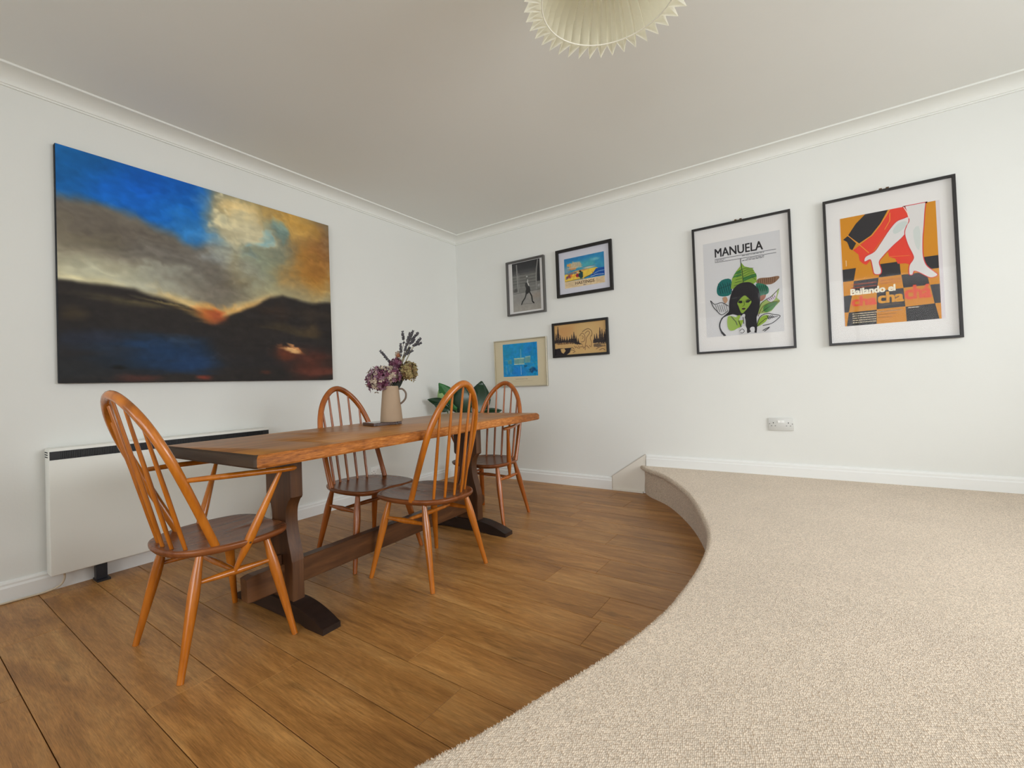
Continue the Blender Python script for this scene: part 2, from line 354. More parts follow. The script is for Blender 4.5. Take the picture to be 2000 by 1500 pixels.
# ------------------------------------------------------------------ room shell
CZ, FZ = 2.46, 0.222      # ceiling height, raised floor height
XR, YF = 5.4, -6.2        # right-hand wall, wall behind the camera
struct('wall_left', box(-0.1, 0, YF-0.1, 0.1, -0.1, CZ+0.05), M_wall)
struct('wall_back', box(0, XR+0.1, 0, 0.1, -0.1, CZ+0.05), M_wall)
bm = bmesh.new()
for a in ((-3.0, YF, -0.1, CZ), (0.0, -0.5, -0.1, CZ), (-0.5, -3.0, -0.1, 0.9), (-0.5, -3.0, 2.2, CZ)):
    add_box(bm, XR, XR+0.1, min(a[0], a[1]), max(a[0], a[1]), a[2], a[3])
struct('wall_right', bm, M_wall)
bm = bmesh.new()
for a in ((0, 0.3, -0.1, CZ), (1.9, 2.3, -0.1, CZ), (4.9, XR+0.1, -0.1, CZ), (0.3, 1.9, -0.1, 0.85), (0.3, 1.9, 2.15, CZ), (2.3, 4.9, -0.1, 0.26), (2.3, 4.9, 2.3, CZ)):
    add_box(bm, a[0], a[1], YF-0.1, YF, a[2], a[3])
struct('wall_front', bm, M_wall)
struct('ceiling', box(0, XR, YF, 0, CZ, CZ+0.05), M_ceil)
def window(n, axis, pos, a0, a1, z0, z1, name='window'):
    bm = bmesh.new(); t = 0.05
    def b(p0, p1, q0, q1, d=0.05):
        if axis == 0: add_box(bm, pos+0.025, pos+0.025+d, p0, p1, q0, q1)
        else: add_box(bm, p0, p1, pos-0.025-d, pos-0.025, q0, q1)
    m = (a0+a1)/2
    b(a0, a1, z0, z0+t); b(a0, a1, z1-t, z1); b(a0, a0+t, z0+t, z1-t); b(a1-t, a1, z0+t, z1-t); b(m-t/2, m+t/2, z0+t, z1-t)
    o = struct('%s_%d' % (name, n), bm, M_trim)
    for s0, s1 in ((a0+t, m-t/2), (m+t/2, a1-t)):
        bm = bmesh.new()
        if axis == 0: add_box(bm, pos+0.047, pos+0.053, s0, s1, z0+t, z1-t)
        else: add_box(bm, s0, s1, pos-0.053, pos-0.047, z0+t, z1-t)
        obj('pane', bm, M_winglass, o)
window(1, 0, XR, -3.0, -0.5, 0.9, 2.2)
window(2, 1, YF, 0.3, 1.9, 0.85, 2.15)
window(1, 1, YF, 2.3, 4.9, 0.26, 2.3, 'door')

# coving: concave profile in (distance from wall, height)
cv = [(0.0, 2.392), (0.007, 2.392), (0.007, 2.400), (0.012, 2.402)]
for k in range(9):
    a = k/8*PI/2; cv.append((0.102-0.090*math.cos(a), 2.362+0.090*math.sin(a)+0.0))
cv = [(0.0, 2.392), (0.008, 2.392), (0.008, 2.401)]+[(0.102-0.088*math.cos(k/8*PI/2), 2.402+0.048*math.sin(k/8*PI/2)) for k in range(9)]+[(0.108, 2.450), (0.108, CZ), (0.0, CZ)]
struct('trim_1', prism([(d, z) for d, z in cv], 1, YF, 0.0), M_cove, smooth=40)
struct('trim_2', prism([(-d, z) for d, z in cv], 0, 0.0, XR), M_cove, smooth=40)

# skirting boards (profile: distance from wall, height)
sk = [(0, 0), (0.017, 0), (0.017, 0.066), (0.013, 0.076), (0.013, 0.084), (0.008, 0.094), (0.0, 0.096)]
struct('baseboard_left', prism([(d, z) for d, z in sk], 1, YF, 0.0), M_trim)
sk2 = [(0, 0), (0.018, 0), (0.018, 0.074), (0.013, 0.084), (0.013, 0.094), (0.008, 0.104), (0.0, 0.106)]
struct('baseboard_back', prism([(-d, z) for d, z in sk2], 0, 0.017, 1.606), M_trim)
sk3 = [(0, FZ), (0.018, FZ), (0.018, FZ+0.058), (0.014, FZ+0.064), (0.014, FZ+0.076), (0.009, FZ+0.086), (0.0, FZ+0.088)]
struct('baseboard_right', prism([(-d, z) for d, z in sk3], 0, 1.895, XR), M_trim)
bm = bmesh.new()   # sloping string board beside the step
add_prism(bm, [(1.609, 0.012), (1.87, 0.012), (1.893, FZ+0.088), (1.888, FZ+0.088), (1.609, 0.114)], 1, -0.010, 0.0)
add_box(bm, 1.609, 1.86, -0.02, 0.0, 0.0, 0.014)
struct('trim_3', bm, M_trim_cream)

bm = bmesh.new()   # thin grey-brown strips along the slope and left joint of the string board
add_prism(bm, [(1.609, 0.114), (1.888, FZ+0.088), (1.888, FZ+0.0905), (1.609, 0.1165)], 1, -0.011, 0.0)
add_box(bm, 1.6062, 1.6088, -0.012, 0.0, 0.002, 0.114)
struct('trim_4', bm, mat('grey_joint_strip', rgb(168, 154, 138), 0.7, 0.2))

# lower floor: dark underlay with every laminate plank as its own piece
NOSE = [(1.838, 0.0), (1.925, -0.135), (2.128, -0.36), (2.372, -0.814), (2.553, -1.33), (2.615, -1.6), (2.636, -1.898), (2.628, -2.188), (2.612, -2.34), (2.580, -2.511), (2.540, -2.66),
        (2.497, -2.80), (2.456, -2.94), (2.412, -3.06), (2.360, -3.17), (2.2, -3.43), (1.95, -3.72), (1.6, -3.98), (1.1, -4.2), (0.5, -4.33), (0.0, -4.36)]
nose = catmull([(x, y, 0) for x, y in NOSE], 6)
def offset(pts, d):
    out = []
    for i, p in enumerate(pts):
        t = pts[min(i+1, len(pts)-1)]-pts[max(i-1, 0)]; t.normalize()
        q = p+Vector((-t.y, t.x, 0))*d
        if i == 0: q.y = 0
        if i == len(pts)-1: q.x = 0
        out.append(q)
    return out
riser = offset(nose, 0.030); inner = offset(nose, 0.018)
floor = struct('floor', box(0, 2.85, -4.5, 0, -0.1, -0.012), M_sub)
random.seed(4)
y_lines = [-3.4165+0.1957*k for k in range(-6, 18)]+[0.0]
known = {0: [0.538, 1.80], 1: [1.405], 2: [1.569], 3: [0.81, 2.115], 8: [1.969], 9: [2.135], 15: [1.86], -1: [0.987]}
G = 0.0012
ny = [(p.x, p.y) for p in offset(nose, 0.10)]
def xmax(y):   # planks run just under the edge of the step
    best = 0
    for (xa, ya), (xb, yb) in zip(ny, ny[1:]):
        if (ya-y)*(yb-y) <= 0 and ya != yb: best = max(best, xa+(xb-xa)*(y-ya)/(yb-ya))
    return best
for i, (ya, yb) in enumerate(zip(y_lines, y_lines[1:])):
    row = i-6
    xe = max(xmax(ya), xmax(yb), xmax((ya+yb)/2))
    if xe < 0.1: xe = 0.4
    j = known.get(row)
    if j is None: j = [random.uniform(0.15, 1.25)]
    xs = sorted(j)
    while xs[-1]+1.29 < xe: xs.append(xs[-1]+1.29)
    while xs[0]-1.29 > 0.05: xs.insert(0, xs[0]-1.29)
    xs = [0.0]+[x for x in xs if 0.05 < x < xe-0.05]+[xe]
    for x0, x1 in zip(xs, xs[1:]):
        g0, g1 = (x0+G*0.4, x1-G*0.4)
        bm = bmesh.new()
        w_, l_ = (yb-ya)/2-G, (g1-g0)/2
        add_box(bm, -l_, l_, -w_, w_, -0.012, 0.0)
        ee = [e for e in bm.edges if all(abs(v.co.z) < 1e-6 for v in e.verts)]
        bmesh.ops.bevel(bm, geom=ee, offset=0.0010, segments=1, affect='EDGES')
        o = obj('plank', bm, M_plank, floor); o.location = ((g0+g1)/2, (ya+yb)/2, 0)

# raised floor with fitted carpet: riser, rolled nosing and flat carpet are parts
raised = bpy.data.objects.new('floor', None); C.objects.link(raised); tag(raised, 'raised floor fitted with beige loop carpet and a curved step edge', kind='structure')
def strip(A, B):
    bm = bmesh.new(); va = [bm.verts.new(p) for p in A]; vb = [bm.verts.new(p) for p in B]
    for i in range(len(A)-1): bm.faces.new((va[i], va[i+1], vb[i+1], vb[i]))
    return bm
Z = lambda L, z: [Vector((p.x, p.y, z)) for p in L]
bm = bmesh.new(); ring = []
r2 = offset(nose, 0.045)
for L, z in ((riser, 0.0), (riser, FZ-0.030), (r2, FZ-0.030), (r2, 0.0)): ring.append([bm.verts.new(p) for p in Z(L, z)])
for A, B in zip(ring, ring[1:]+ring[:1]):
    for i in range(len(A)-1): bm.faces.new((A[i], A[i+1], B[i+1], B[i]))
obj('riser', bm, M_carpet, raised, smooth=50)
bm = bmesh.new(); ring = []
cen = offset(nose, 0.017)
for k in range(13):
    a = PI/2+k/12*PI*1.02
    L = offset(nose, 0.017-0.017*math.cos(a-PI/2-PI/2) if False else 0.017+0.017*math.cos(a))
    ring.append([bm.verts.new((p.x, p.y, FZ-0.0165+0.0165*math.sin(a))) for p in L])
L = offset(nose, 0.04)
ring.append([bm.verts.new((p.x, p.y, FZ-0.033)) for p in L]); 
for A, B in zip(ring, ring[1:]):
    for i in range(len(A)-1): bm.faces.new((A[i], A[i+1], B[i+1], B[i]))
obj('nosing', bm, M_carpet, raised, smooth=80)
# loose pile fibres that fuzz the outline of the step edge
rf = random.Random(2); bm = bmesh.new()
for i in range(len(nose)-40):
    a, b = nose[i], nose[i+1]; L = (b-a).length; t = (b-a).normalized(); nn = Vector((t.y, -t.x, 0))
    for k in range(int(L*1500)):
        p = a.lerp(b, rf.random()); ph = rf.uniform(-.5, PI*.62)
        q = p-nn*0.017+nn*(0.0165*math.cos(ph)); q.z = FZ-0.0165+0.0165*math.sin(ph)
        d = (nn*math.cos(ph)+Vector((0, 0, math.sin(ph)))+t*rf.uniform(-.7, .7)).normalized()*rf.uniform(.002, .0048)
        wv = t*rf.uniform(.0007, .0013)
        bm.faces.new((bm.verts.new(q-wv), bm.verts.new(q+wv), bm.verts.new(q+d)))
fb = obj('pile_fibres', bm, M_carpet, raised); fb['kind'] = 'stuff'
N = len(cen); per = []
L1, L2 = -YF, XR
for i in range(N):
    d = (L1+L2)*i/(N-1)
    per.append(Vector((XR, -d, FZ)) if d <= L1 else Vector((XR-(d-L1), YF, FZ)))
bm = strip(Z(cen, FZ), per)
obj('carpet', bm, M_carpet, raised)

# ------------------------------------------------------------------ dining table (local: x across, y along, z up)
T = thing('trestle_table', 'long rustic oak refectory table on dark trestle base, in front of the left wall', 'table', (1.187, -2.003, 0), 0.035)
HW, HL, Z1, Z0 = 0.358, 0.978, 0.712, 0.668
rng = np.random.default_rng(5)
bm = bmesh.new()
nx, nyy = 14, 90
def top_outline():
    pts = []
    R = 0.022
    def corner(cx, cy, a0):
        for k in range(5): pts.append((cx+R*math.cos(a0+k/4*PI/2), cy+R*math.sin(a0+k/4*PI/2)))
    corner(HW-R, HL-R, 0); 
    for k in range(1, nx): pts.append((lerp(HW-R, -HW+R, k/nx), HL))
    corner(-HW+R, HL-R, PI/2)
    for k in range(1, nyy): pts.append((-HW, lerp(HL-R, -HL+R, k/nyy)))
    corner(-HW+R, -HL+R, PI)
    for k in range(1, nx): pts.append((lerp(-HW+R, HW-R, k/nx), -HL))
    corner(HW-R, -HL+R, 3*PI/2)
    for k in range(1, nyy): pts.append((HW, lerp(-HL+R, HL-R, k/nyy)))
    return pts
out = top_outline(); n = len(out)
def smooth_noise(n, period):
    k = max(3, n//period); b = rng.normal(0, 1, k); x = np.arange(n)/n*k
    i = x.astype(int) % k; t = x-np.floor(x); t = t*t*(3-2*t)
    return b[i]*(1-t)+b[(i+1) % k]*t
levels = [(0.006, Z0), (0.0, Z0+0.006), (0.0, Z0+0.018), (0.0, Z0+0.030), (0.004, Z1-0.006), (0.013, Z1-0.0005)]
rings = []
for li, (ins, z) in enumerate(levels):
    nz = 0.0011*smooth_noise(n, 2)+0.0016*smooth_noise(n, 7)
    ring = []
    for i, (x, y) in enumerate(out):
        side = abs(x) > HW-1e-3
        d = ins-(nz[i] if side else nz[i]*0.3)
        if li == 4 and side: d += abs(0.003*math.sin(i*2.1+li))
        ring.append(bm.verts.new((x-math.copysign(d, x) if abs(x) > HW-0.03 else x, y-math.copysign(d, y) if abs(y) > HL-0.03 else y, z)))
    rings.append(ring)
for A, B in zip(rings, rings[1:]):
    for i in range(n):
        f = bm.faces.new((A[i], A[(i+1) % n], B[(i+1) % n], B[i]))
        x, y = out[i]; f.material_index = 2 if abs(y) > HL-0.004 else 1
bm.faces.new(rings[0][::-1]).material_index = 2
bm.faces.new(rings[-1]).material_index = 0
obj('tabletop', bm, [M_top, M_edge, M_end], T, smooth=35)

def foot_profile(c):
    p = [(-0.31, 0.0), (-0.31, 0.022)]
    for k in range(9):
        t = k/8; x = lerp(-0.30, -0.095, t); p.append((x, 0.024+0.048*math.sin(t*PI/2)**0.9))
    for k in range(9):
        t = 1-k/8; x = lerp(0.30, 0.095, t); p.append((x, 0.024+0.048*math.sin(t*PI/2)**0.9))
    p += [(0.31, 0.022), (0.31, 0.0), (0.20, 0.0), (0.17, 0.008), (-0.17, 0.008), (-0.20, 0.0)]
    return [(c+x, z) for x, z in p]
def upright_profile(c):
    h = [(0.084, 0.070), (0.084, 0.225), (0.076, 0.262), (0.060, 0.315), (0.050, 0.365), (0.048, 0.405), (0.054, 0.440), (0.068, 0.466), (0.078, 0.478), (0.090, 0.486), (0.090, 0.648)]
    cur = [(q.x, q.y) for q in catmull([(a, b, 0) for a, b in h[1:9]], 4)]; h = h[:1]+cur+h[9:]
    r = [(c+a, z) for a, z in h]; l = [(c-a, z) for a, z in h]
    return r+l[::-1]
for s, yf, c in ((-1, -0.665, -0.02), (1, 0.580, 0.012)):
    obj('foot', prism(foot_profile(c), 1, yf-0.040, yf+0.040), M_foot, T)
    bm = prism(upright_profile(c+0.022), 1, yf-0.027, yf+0.027)
    bmesh.ops.bevel(bm, geom=[e for e in bm.edges if abs(e.verts[0].co.y-e.verts[1].co.y) < 1e-5], offset=0.003, segments=1, affect='EDGES')
    obj('upright', bm, M_base, T, smooth=25)
    obj('cleat', prism([(c-0.18, 0.668), (c-0.15, 0.648), (c+0.19, 0.648), (c+0.22, 0.668)], 1, yf-0.03, yf+0.03), M_foot, T)
    obj('wedge', prism([(yf+s*0.031, 0.145), (yf+s*0.050, 0.145), (yf+s*0.058, 0.250), (yf+s*0.031, 0.250)], 0, 0.002, 0.022), M_base, T)
bm = prism([(-0.845, 0.118), (-0.820, 0.112), (0.700, 0.112), (0.745, 0.130), (0.752, 0.150), (0.745, 0.178), (0.72, 0.19), (0.71, 0.212), (-0.82, 0.212), (-0.848, 0.205)], 0, -0.012, 0.034)
bmesh.ops.bevel(bm, geom=[e for e in bm.edges if abs(e.verts[0].co.x-e.verts[1].co.x) < 1e-5 and abs(e.verts[0].co.y-e.verts[1].co.y) > 1], offset=0.003, segments=1, affect='EDGES')
obj('stretcher', bm, M_beam, T)

# ------------------------------------------------------------------ chairs (local: +y is the way the sitter faces)
SZ = 0.392
ARCH0 = [(0.385, .186), (0.46, .1855), (0.55, .1825), (0.65, .176), (0.72, .165), (0.78, .146), (0.83, .121), (0.87, .090), (0.90, .056), (0.915, .028), (0.921, 0.0)]
def make_chair(root, wm, arms=False, slope=0.3486, wb=1.0, wt=1.0, fan=1.12):
    back_y = lambda z: -(0.055+slope*(z-0.39))
    ARCH = [(z, x*lerp(wb, wt, (z-.385)/.536)) for z, x in ARCH0]
    zs_, xs_ = [a[0] for a in ARCH], [a[1] for a in ARCH]; km = xs_.index(max(xs_))
    arch_z = lambda x: float(np.interp(abs(x), xs_[km:][::-1], zs_[km:][::-1]))
    ol = catmull([(0, -.208, 0), (.10, -.190, 0), (.163, -.135, 0), (.198, -.05, 0), (.210, .04, 0), (.205, .12, 0), (.182, .188, 0), (.125, .226, 0), (.06, .230, 0), (0, .222, 0),
                  (-.06, .230, 0), (-.125, .226, 0), (-.182, .188, 0), (-.205, .12, 0), (-.210, .04, 0), (-.198, -.05, 0), (-.163, -.135, 0), (-.10, -.190, 0)], 3, closed=True)
    sb = 0.90 if arms else 1.0
    bm = bmesh.new(); R = []
    for s, z in ((.45, .362), (.86, .3625), (.955, .369), (.993, .378), (1.0, .385), (.992, .3905), (.965, SZ), (.90, .3912), (.72, .387), (.48, .3845), (.22, .3838)):
        ring = []
        for p in ol:
            dz = 0.004*max(0, 1-abs(p.x)/0.05)*(p.y > 0.05)*min(1, max(0, (p.y*s-0.05)/0.1)) if s < .95 and z > .38 else 0
            ring.append(bm.verts.new((p.x*s, (p.y*sb if p.y < 0 else p.y)*s, z+dz)))
        R.append(ring)
    n = len(ol)
    for A, B in zip(R, R[1:]):
        for i in range(n): bm.faces.new((A[i], A[(i+1) % n], B[(i+1) % n], B[i]))
    bm.faces.new(R[0][::-1]); bm.faces.new(R[-1])
    obj('seat', bm, M_seat, root, smooth=60)
    path = [(x, z) for z, x in ARCH]; pts = [Vector((x, back_y(z), z)) for x, z in path]+[Vector((-x, back_y(z), z)) for x, z in path[::-1][1:]]
    pts = catmull(pts, 4)
    rad = [0.0140+0.0022*min(1, max(0, (p.z-0.5)/0.35)) for p in pts]
    obj('bent_back_hoop', tube(pts, rad, 12), wm, root, smooth=60)
    for x, y in ((-.114, -.128), (-.060, -.150), (0, -.157), (.060, -.150), (.114, -.128)):
        xt = x*fan; zt = arch_z(xt)-0.004; 
        obj('spindle', turned((x, y, .386), (xt, back_y(zt), zt), [(0, .0065), (.15, .0075), (.45, .0078), (.8, .0062), (1, .0052)], 8), wm, root, smooth=60)
    lp = [(0, .0115), (.1, .0138), (.23, .0180), (.33, .0188), (.5, .0168), (.8, .0126), (1, .0106)]
    LT = {}
    for sx in (-1, 1):
        for nm, tp, ft in (('b', (.148, -.100, .370), (.200, -.185, 0)), ('f', (.155, .125, .370), (.234, .186, 0))):
            a, b = Vector((sx*tp[0], tp[1], tp[2])), Vector((sx*ft[0], ft[1], ft[2])); LT[(sx, nm)] = (a, b)
            obj('leg', turned(a, b, lp, 12), wm, root, smooth=60)
    mids = []
    for sx in (-1, 1):
        a = LT[(sx, 'b')][0].lerp(LT[(sx, 'b')][1], .235); b = LT[(sx, 'f')][0].lerp(LT[(sx, 'f')][1], .235)
        obj('side_stretcher', turned(a, b, [(0, .0065), (.2, .0095), (.5, .0135), (.8, .0095), (1, .0065)], 10), wm, root, smooth=60)
        mids.append(a.lerp(b, .5))
    obj('cross_stretcher', turned(mids[0], mids[1], [(0, .0065), (.2, .009), (.5, .012), (.8, .009), (1, .0065)], 10), wm, root, smooth=60)
    if arms:
        for sx in (-1, 1):
            za = 0.636; xa = interp([a[0] for a in ARCH], [a[1] for a in ARCH], za)
            pa = catmull([(sx*xa, back_y(za), za), (sx*(xa+.03), -.06, .634), (sx*.245, .05, .630), (sx*.258, .135, .627), (sx*.262, .192, .626)], 4)
            n = len(pa); rad = [interp([0, .06, .25, .7, .93, 1], [.0070, .0098, .0115, .0125, .0118, .006], i/(n-1)) for i in range(n)]
            obj('arm', tube(pa, rad, 12, flat=0.85, flat_axis=(0, 0, 1)), wm, root, smooth=60)
            top = Vector((sx*.256, .134, .622)); bot = Vector((sx*.172, .002, .284))
            obj('arm_post', turned(top, bot, [(0, .0075), (.2, .0105), (.5, .0150), (.66, .0165), (.76, .0155), (.9, .010), (1, .0075)], 12), wm, root, smooth=60)
            q = top.lerp(bot, .71)
            obj('screw', turned(q+Vector((sx*.010, 0, 0)), q+Vector((sx*.0172, 0, 0)), [(0, .0045), (.8, .0045), (1, .003)], 8), M_brass, root)
    return root
near = thing('dining_armchair', 'spindle-back armchair with bent arms at the near end of the table, beside the panel heater', 'chair', (1.160, -2.930, 0), 0.0, 'hoop-back chairs around the table')
make_chair(near, M_chair, True, 0.45, 0.86, 1.42, 1.3)
rc = thing('dining_chair', 'armless hoop-back chair on the room side of the table, facing the left wall', 'chair', (1.430, -2.022, 0), PI/2, 'hoop-back chairs around the table')
make_chair(rc, M_chair)
far = thing('dining_armchair', 'hoop-back armchair at the far table end, facing us below the blue print', 'chair', (1.133, -1.100, 0), PI, 'hoop-back chairs around the table')
make_chair(far, M_chair_red, True)
lc = copy_tree(rc); lc.location = (0.952, -2.035, 0); lc.rotation_euler = (0, 0, -PI/2)
lc['label'] = 'armless hoop-back chair between the table and the left wall, behind the jug'
for root in (lc,):
    for ch in root.children:
        if len(ch.data.materials) and ch.data.materials[0] == M_chair:
            ch.data = ch.data.copy(); ch.data.materials[0] = M_chair_red

def tw(u, v, z):     # table-local to world
    c, s = math.cos(0.035), math.sin(0.035)
    return (1.187+u*c-v*s, -2.003+u*s+v*c, z)

# ------------------------------------------------------------------ board, jug, dried flowers
bd = obj('trivet_board', box(-0.065, 0.065, -0.085, 0.085, 0, 0.017, 0.0015), M_slab)
bd.location = tw(-0.117, 0.003, 0.712); bd.rotation_euler = (0, 0, 0.035-0.252)
tag(bd, 'small dark glossy wooden board lying under the stoneware jug on the table', 'board')
JX, JY, JZ = 1.115, -1.977, 0.729
jug = thing('stoneware_jug', 'tall tapered beige stoneware jug with a dark handle holding dried flowers', 'jug', (JX, JY, JZ))
pr = [(.052, 0), (.0595, .001), (.0610, .006), (.0605, .014), (.0565, .06), (.0515, .11), (.0472, .155), (.0450, .180), (.0448, .192), (.0435, .195), (.0415, .192), (.0425, .16), (.047, .1), (.050, .04), (.046, .012)]
obj('body', lathe(pr, 40, cap_bottom=True, cap_top=True), M_jug, jug, smooth=50)
hd = Vector((rt.x, rt.y, 0)).normalized()
hp = catmull([hd*.046+Vector((0, 0, .178)), hd*.066+Vector((0, 0, .176)), hd*.083+Vector((0, 0, .155)), hd*.082+Vector((0, 0, .128)), hd*.068+Vector((0, 0, .108)), hd*.0525+Vector((0, 0, .096))], 5)
obj('handle', tube(hp, .0052, 10, flat=1.3, flat_axis=(-hd.y, hd.x, 0)), M_jugrim, jug, smooth=60)

vr, vf = Vector((.805, .592, 0)).normalized(), Vector((-.592, .805, 0)).normalized()
J = Vector((JX, JY, 0.722))
def vp(a, b, d=0.0):    # a to the right seen from the sofa side, b up, d away
    return J+vr*a+vf*d+Vector((0, 0, b))
NECK = lambda a=0.0, d=0.0: Vector((JX, JY, JZ+0.16))+vr*a+vf*d
random.seed(11)
def floret_head(name, label, centre, rad, mats, nf, psize, group, neck):
    root = thing(name, label, 'flower', tuple(centre), 0, group)
    bm = bmesh.new()
    for i in range(nf):
        zc = 1-2*(i+.5)/nf; th = i*2.39996
        if zc < -0.75: continue
        nrm = Vector((math.sqrt(1-zc*zc)*math.cos(th), math.sqrt(1-zc*zc)*math.sin(th), zc))
        nrm = (nrm+Vector((random.gauss(0, .14), random.gauss(0, .14), random.gauss(0, .14)))).normalized()
        pos = Vector((nrm.x*rad[0], nrm.y*rad[0], nrm.z*rad[1]))*random.uniform(.82, 1.05)
        a = nrm.cross(Vector((0, 0, 1)) if abs(nrm.z) < .9 else Vector((1, 0, 0))).normalized(); b = nrm.cross(a)
        ph = random.uniform(0, PI); mi = random.choices(range(len(mats)), [3, 2, 2][:len(mats)])[0]
        for k in range(4):
            d = a*math.cos(ph+k*PI/2)+b*math.sin(ph+k*PI/2); e = a*-math.sin(ph+k*PI/2)+b*math.cos(ph+k*PI/2)
            s = psize*random.uniform(.75, 1.2); cu = random.uniform(.1, .75)
            pts = [pos, pos+d*s*.55+e*s*.42+nrm*s*cu*.4, pos+d*s+nrm*s*cu+e*s*random.uniform(-.15, .15), pos+d*s*.55-e*s*.42+nrm*s*cu*.4]
            vs = [bm.verts.new(p) for p in pts]
            f1 = bm.faces.new((vs[0], vs[1], vs[2])); f2 = bm.faces.new((vs[0], vs[2], vs[3])); f1.material_index = f2.material_index = mi
    # inner core so the head is not see-through
    r0 = bmesh.ops.create_icosphere(bm, subdivisions=2, radius=1.0)
    for v in r0['verts']: v.co = Vector((v.co.x*rad[0]*.8, v.co.y*rad[0]*.8, v.co.z*rad[1]*.8))
    for v in r0['verts']:
        for f in v.link_faces: f.material_index = len(mats)-1
    o = obj('florets', bm, mats, root); o['kind'] = 'stuff'
    nk = neck-Vector(centre)
    obj('stem', tube(catmull([Vector((0, 0, -rad[1]*.5)), nk*.55+Vector((0, 0, .01)), nk], 4), .0028, 6), M_drystem, root)
    return root
HG = 'dried hydrangea heads in the jug'
floret_head('hydrangea', 'large mauve and buff dried hydrangea head hanging over the left of the jug', vp(-.055, .238, -.01), (.071, .071), [M_pet_a, M_pet_c, M_pet_b], 230, .0155, HG, NECK(-.02))
floret_head('hydrangea', 'plum dried hydrangea head directly above the jug rim', vp(.018, .262, -.035), (.046, .046), [M_pet_b, M_pet_a, M_pet_c], 130, .0145, HG, NECK(0, -.015))
floret_head('hydrangea', 'small crimson-plum dried hydrangea head at the top centre of the bunch', vp(.034, .322, .0), (.036, .030), [M_pet_b, M_pet_a, M_pet_b], 90, .012, HG, NECK(.005, .01))
floret_head('hydrangea', 'olive-brown dried hydrangea head on the right of the bunch above the handle', vp(.103, .278, .0), (.048, .056), [M_pet_d, M_pet_e, M_pet_d], 190, .0125, HG, NECK(.02))
floret_head('dried_bud', 'small tan dried bud standing above the crimson flower head', vp(.047, .372, .0), (.013, .019), [M_bud, M_pet_c, M_bud], 30, .008, None, NECK(.008, .012))
def lavender(tip, base, label, neck, gaps=()):
    root = thing('lavender_sprig', label, 'flower', tuple(base), 0, 'dried lavender sprigs in the jug')
    tip, base = Vector(tip)-Vector(base), Vector((0, 0, 0)); nk = neck-root.location
    obj('stem', tube(catmull([tip*.95, base, nk*.5+Vector((0, 0, .015)), nk], 4), .0014, 5), M_drystem, root)
    bm = bmesh.new(); L = tip.length; d = tip.normalized(); a = d.cross(vf).normalized(); b = d.cross(a)
    nb = max(5, int(L/.0085))
    for k in range(nb):
        t = k/(nb-1)
        if any(g0 < t < g1 for g0, g1 in gaps): continue
        for q in range(5):
            ph = q*2*PI/5+k*.6; o = a*math.cos(ph)+b*math.sin(ph)
            r = .0060*(1-.45*abs(2*t-1)**3)*random.uniform(.5, 1.25)
            c = tip*t+o*r*.75+d*random.uniform(-.003, .003)
            s = bmesh.ops.create_icosphere(bm, subdivisions=1, radius=1.0)
            for v in s['verts']:
                x, y, z = v.co; v.co = c+(a*x+b*y)*.0036+d*z*.0058+o*(z+1)*.0015
    obj('flower_spike', bm, M_lav, root)
LAV = [((-.050, .398, .01), (-.002, .336, .01), 'leftmost lavender sprig leaning away from the bunch over the mauve head', -.004, ((.55, .62), (.8, .86))),
       ((.075, .500, .01), (.080, .440, .01), 'tall thin lavender sprig on the left of the tall cluster', .008, ((.1, .28),)),
       ((.066, .430, -.01), (.066, .368, -.01), 'short upright lavender sprig beside the tan bud', .006, ((.08, .2),)),
       ((.131, .503, .02), (.098, .432, .02), 'tallest lavender sprig of the bunch', .010, ()),
       ((.120, .488, -.02), (.090, .395, -.02), 'thick lavender sprig in front of the tallest one', .012, ((.2, .3),)),
       ((.160, .494, .02), (.124, .455, .02), 'lavender sprig pointing right just below the tallest one', .014, ()),
       ((.175, .460, .0), (.140, .422, .0), 'upper sprig of the right-hand lavender pair', .016, ()),
       ((.178, .432, -.02), (.138, .420, -.02), 'lowest far-right lavender sprig', .018, ()),
       ((.142, .452, -.01), (.118, .432, -.01), 'small lavender sprig in the middle of the cluster', .014, ()),
       ((.114, .410, .0), (.078, .360, .0), 'drooping lavender sprig low in the cluster', .012, ((.4, .5),)),
       ((.130, .392, -.015), (.090, .372, -.015), 'lavender sprig lying almost flat above the olive head', .016, ())]
for t_, b_, lab, nk, gp in LAV: lavender(vp(*t_), vp(*b_), lab, NECK(nk), gp)
def leaf_mesh(bm, base, tip, width, side, droop=0.0, fold=0.15, nl=8, thick=0.0008):
    base, tip, side = Vector(base), Vector(tip), Vector(side)
    ax = (tip-base); nrm = ax.cross(side).normalized(); side = nrm.cross(ax).normalized(); rows = []
    for i in range(nl+1):
        t = i/nl; w_ = width*math.sin(PI*min(1, t*.97+.015))**.85*(1.05-.35*t)
        c = base+ax*t+nrm*droop*math.sin(PI*t)
        rows.append([bm.verts.new(c+side*w_*s*.5+nrm*abs(s)*w_*fold) for s in (-1, -.5, 0, .5, 1)])
    for A, B in zip(rows, rows[1:]):
        for k in range(4): bm.faces.new((A[k], A[k+1], B[k+1], B[k]))
def leaf(parent, m, base, tip, width, side, droop=0.0, fold=0.15, name='leaf'):
    bm = bmesh.new(); leaf_mesh(bm, base, tip, width, side, droop, fold)
    o = obj(name, bm, m, parent, smooth=14)
    s = o.modifiers.new('thickness', 'SOLIDIFY'); s.thickness = 0.0012; s.offset = 0
    return o
dl = thing('dried_foliage', 'dark grey-green dried leaves tucked between the flower heads at the jug mouth', 'foliage', tuple(vp(.03, .19)))
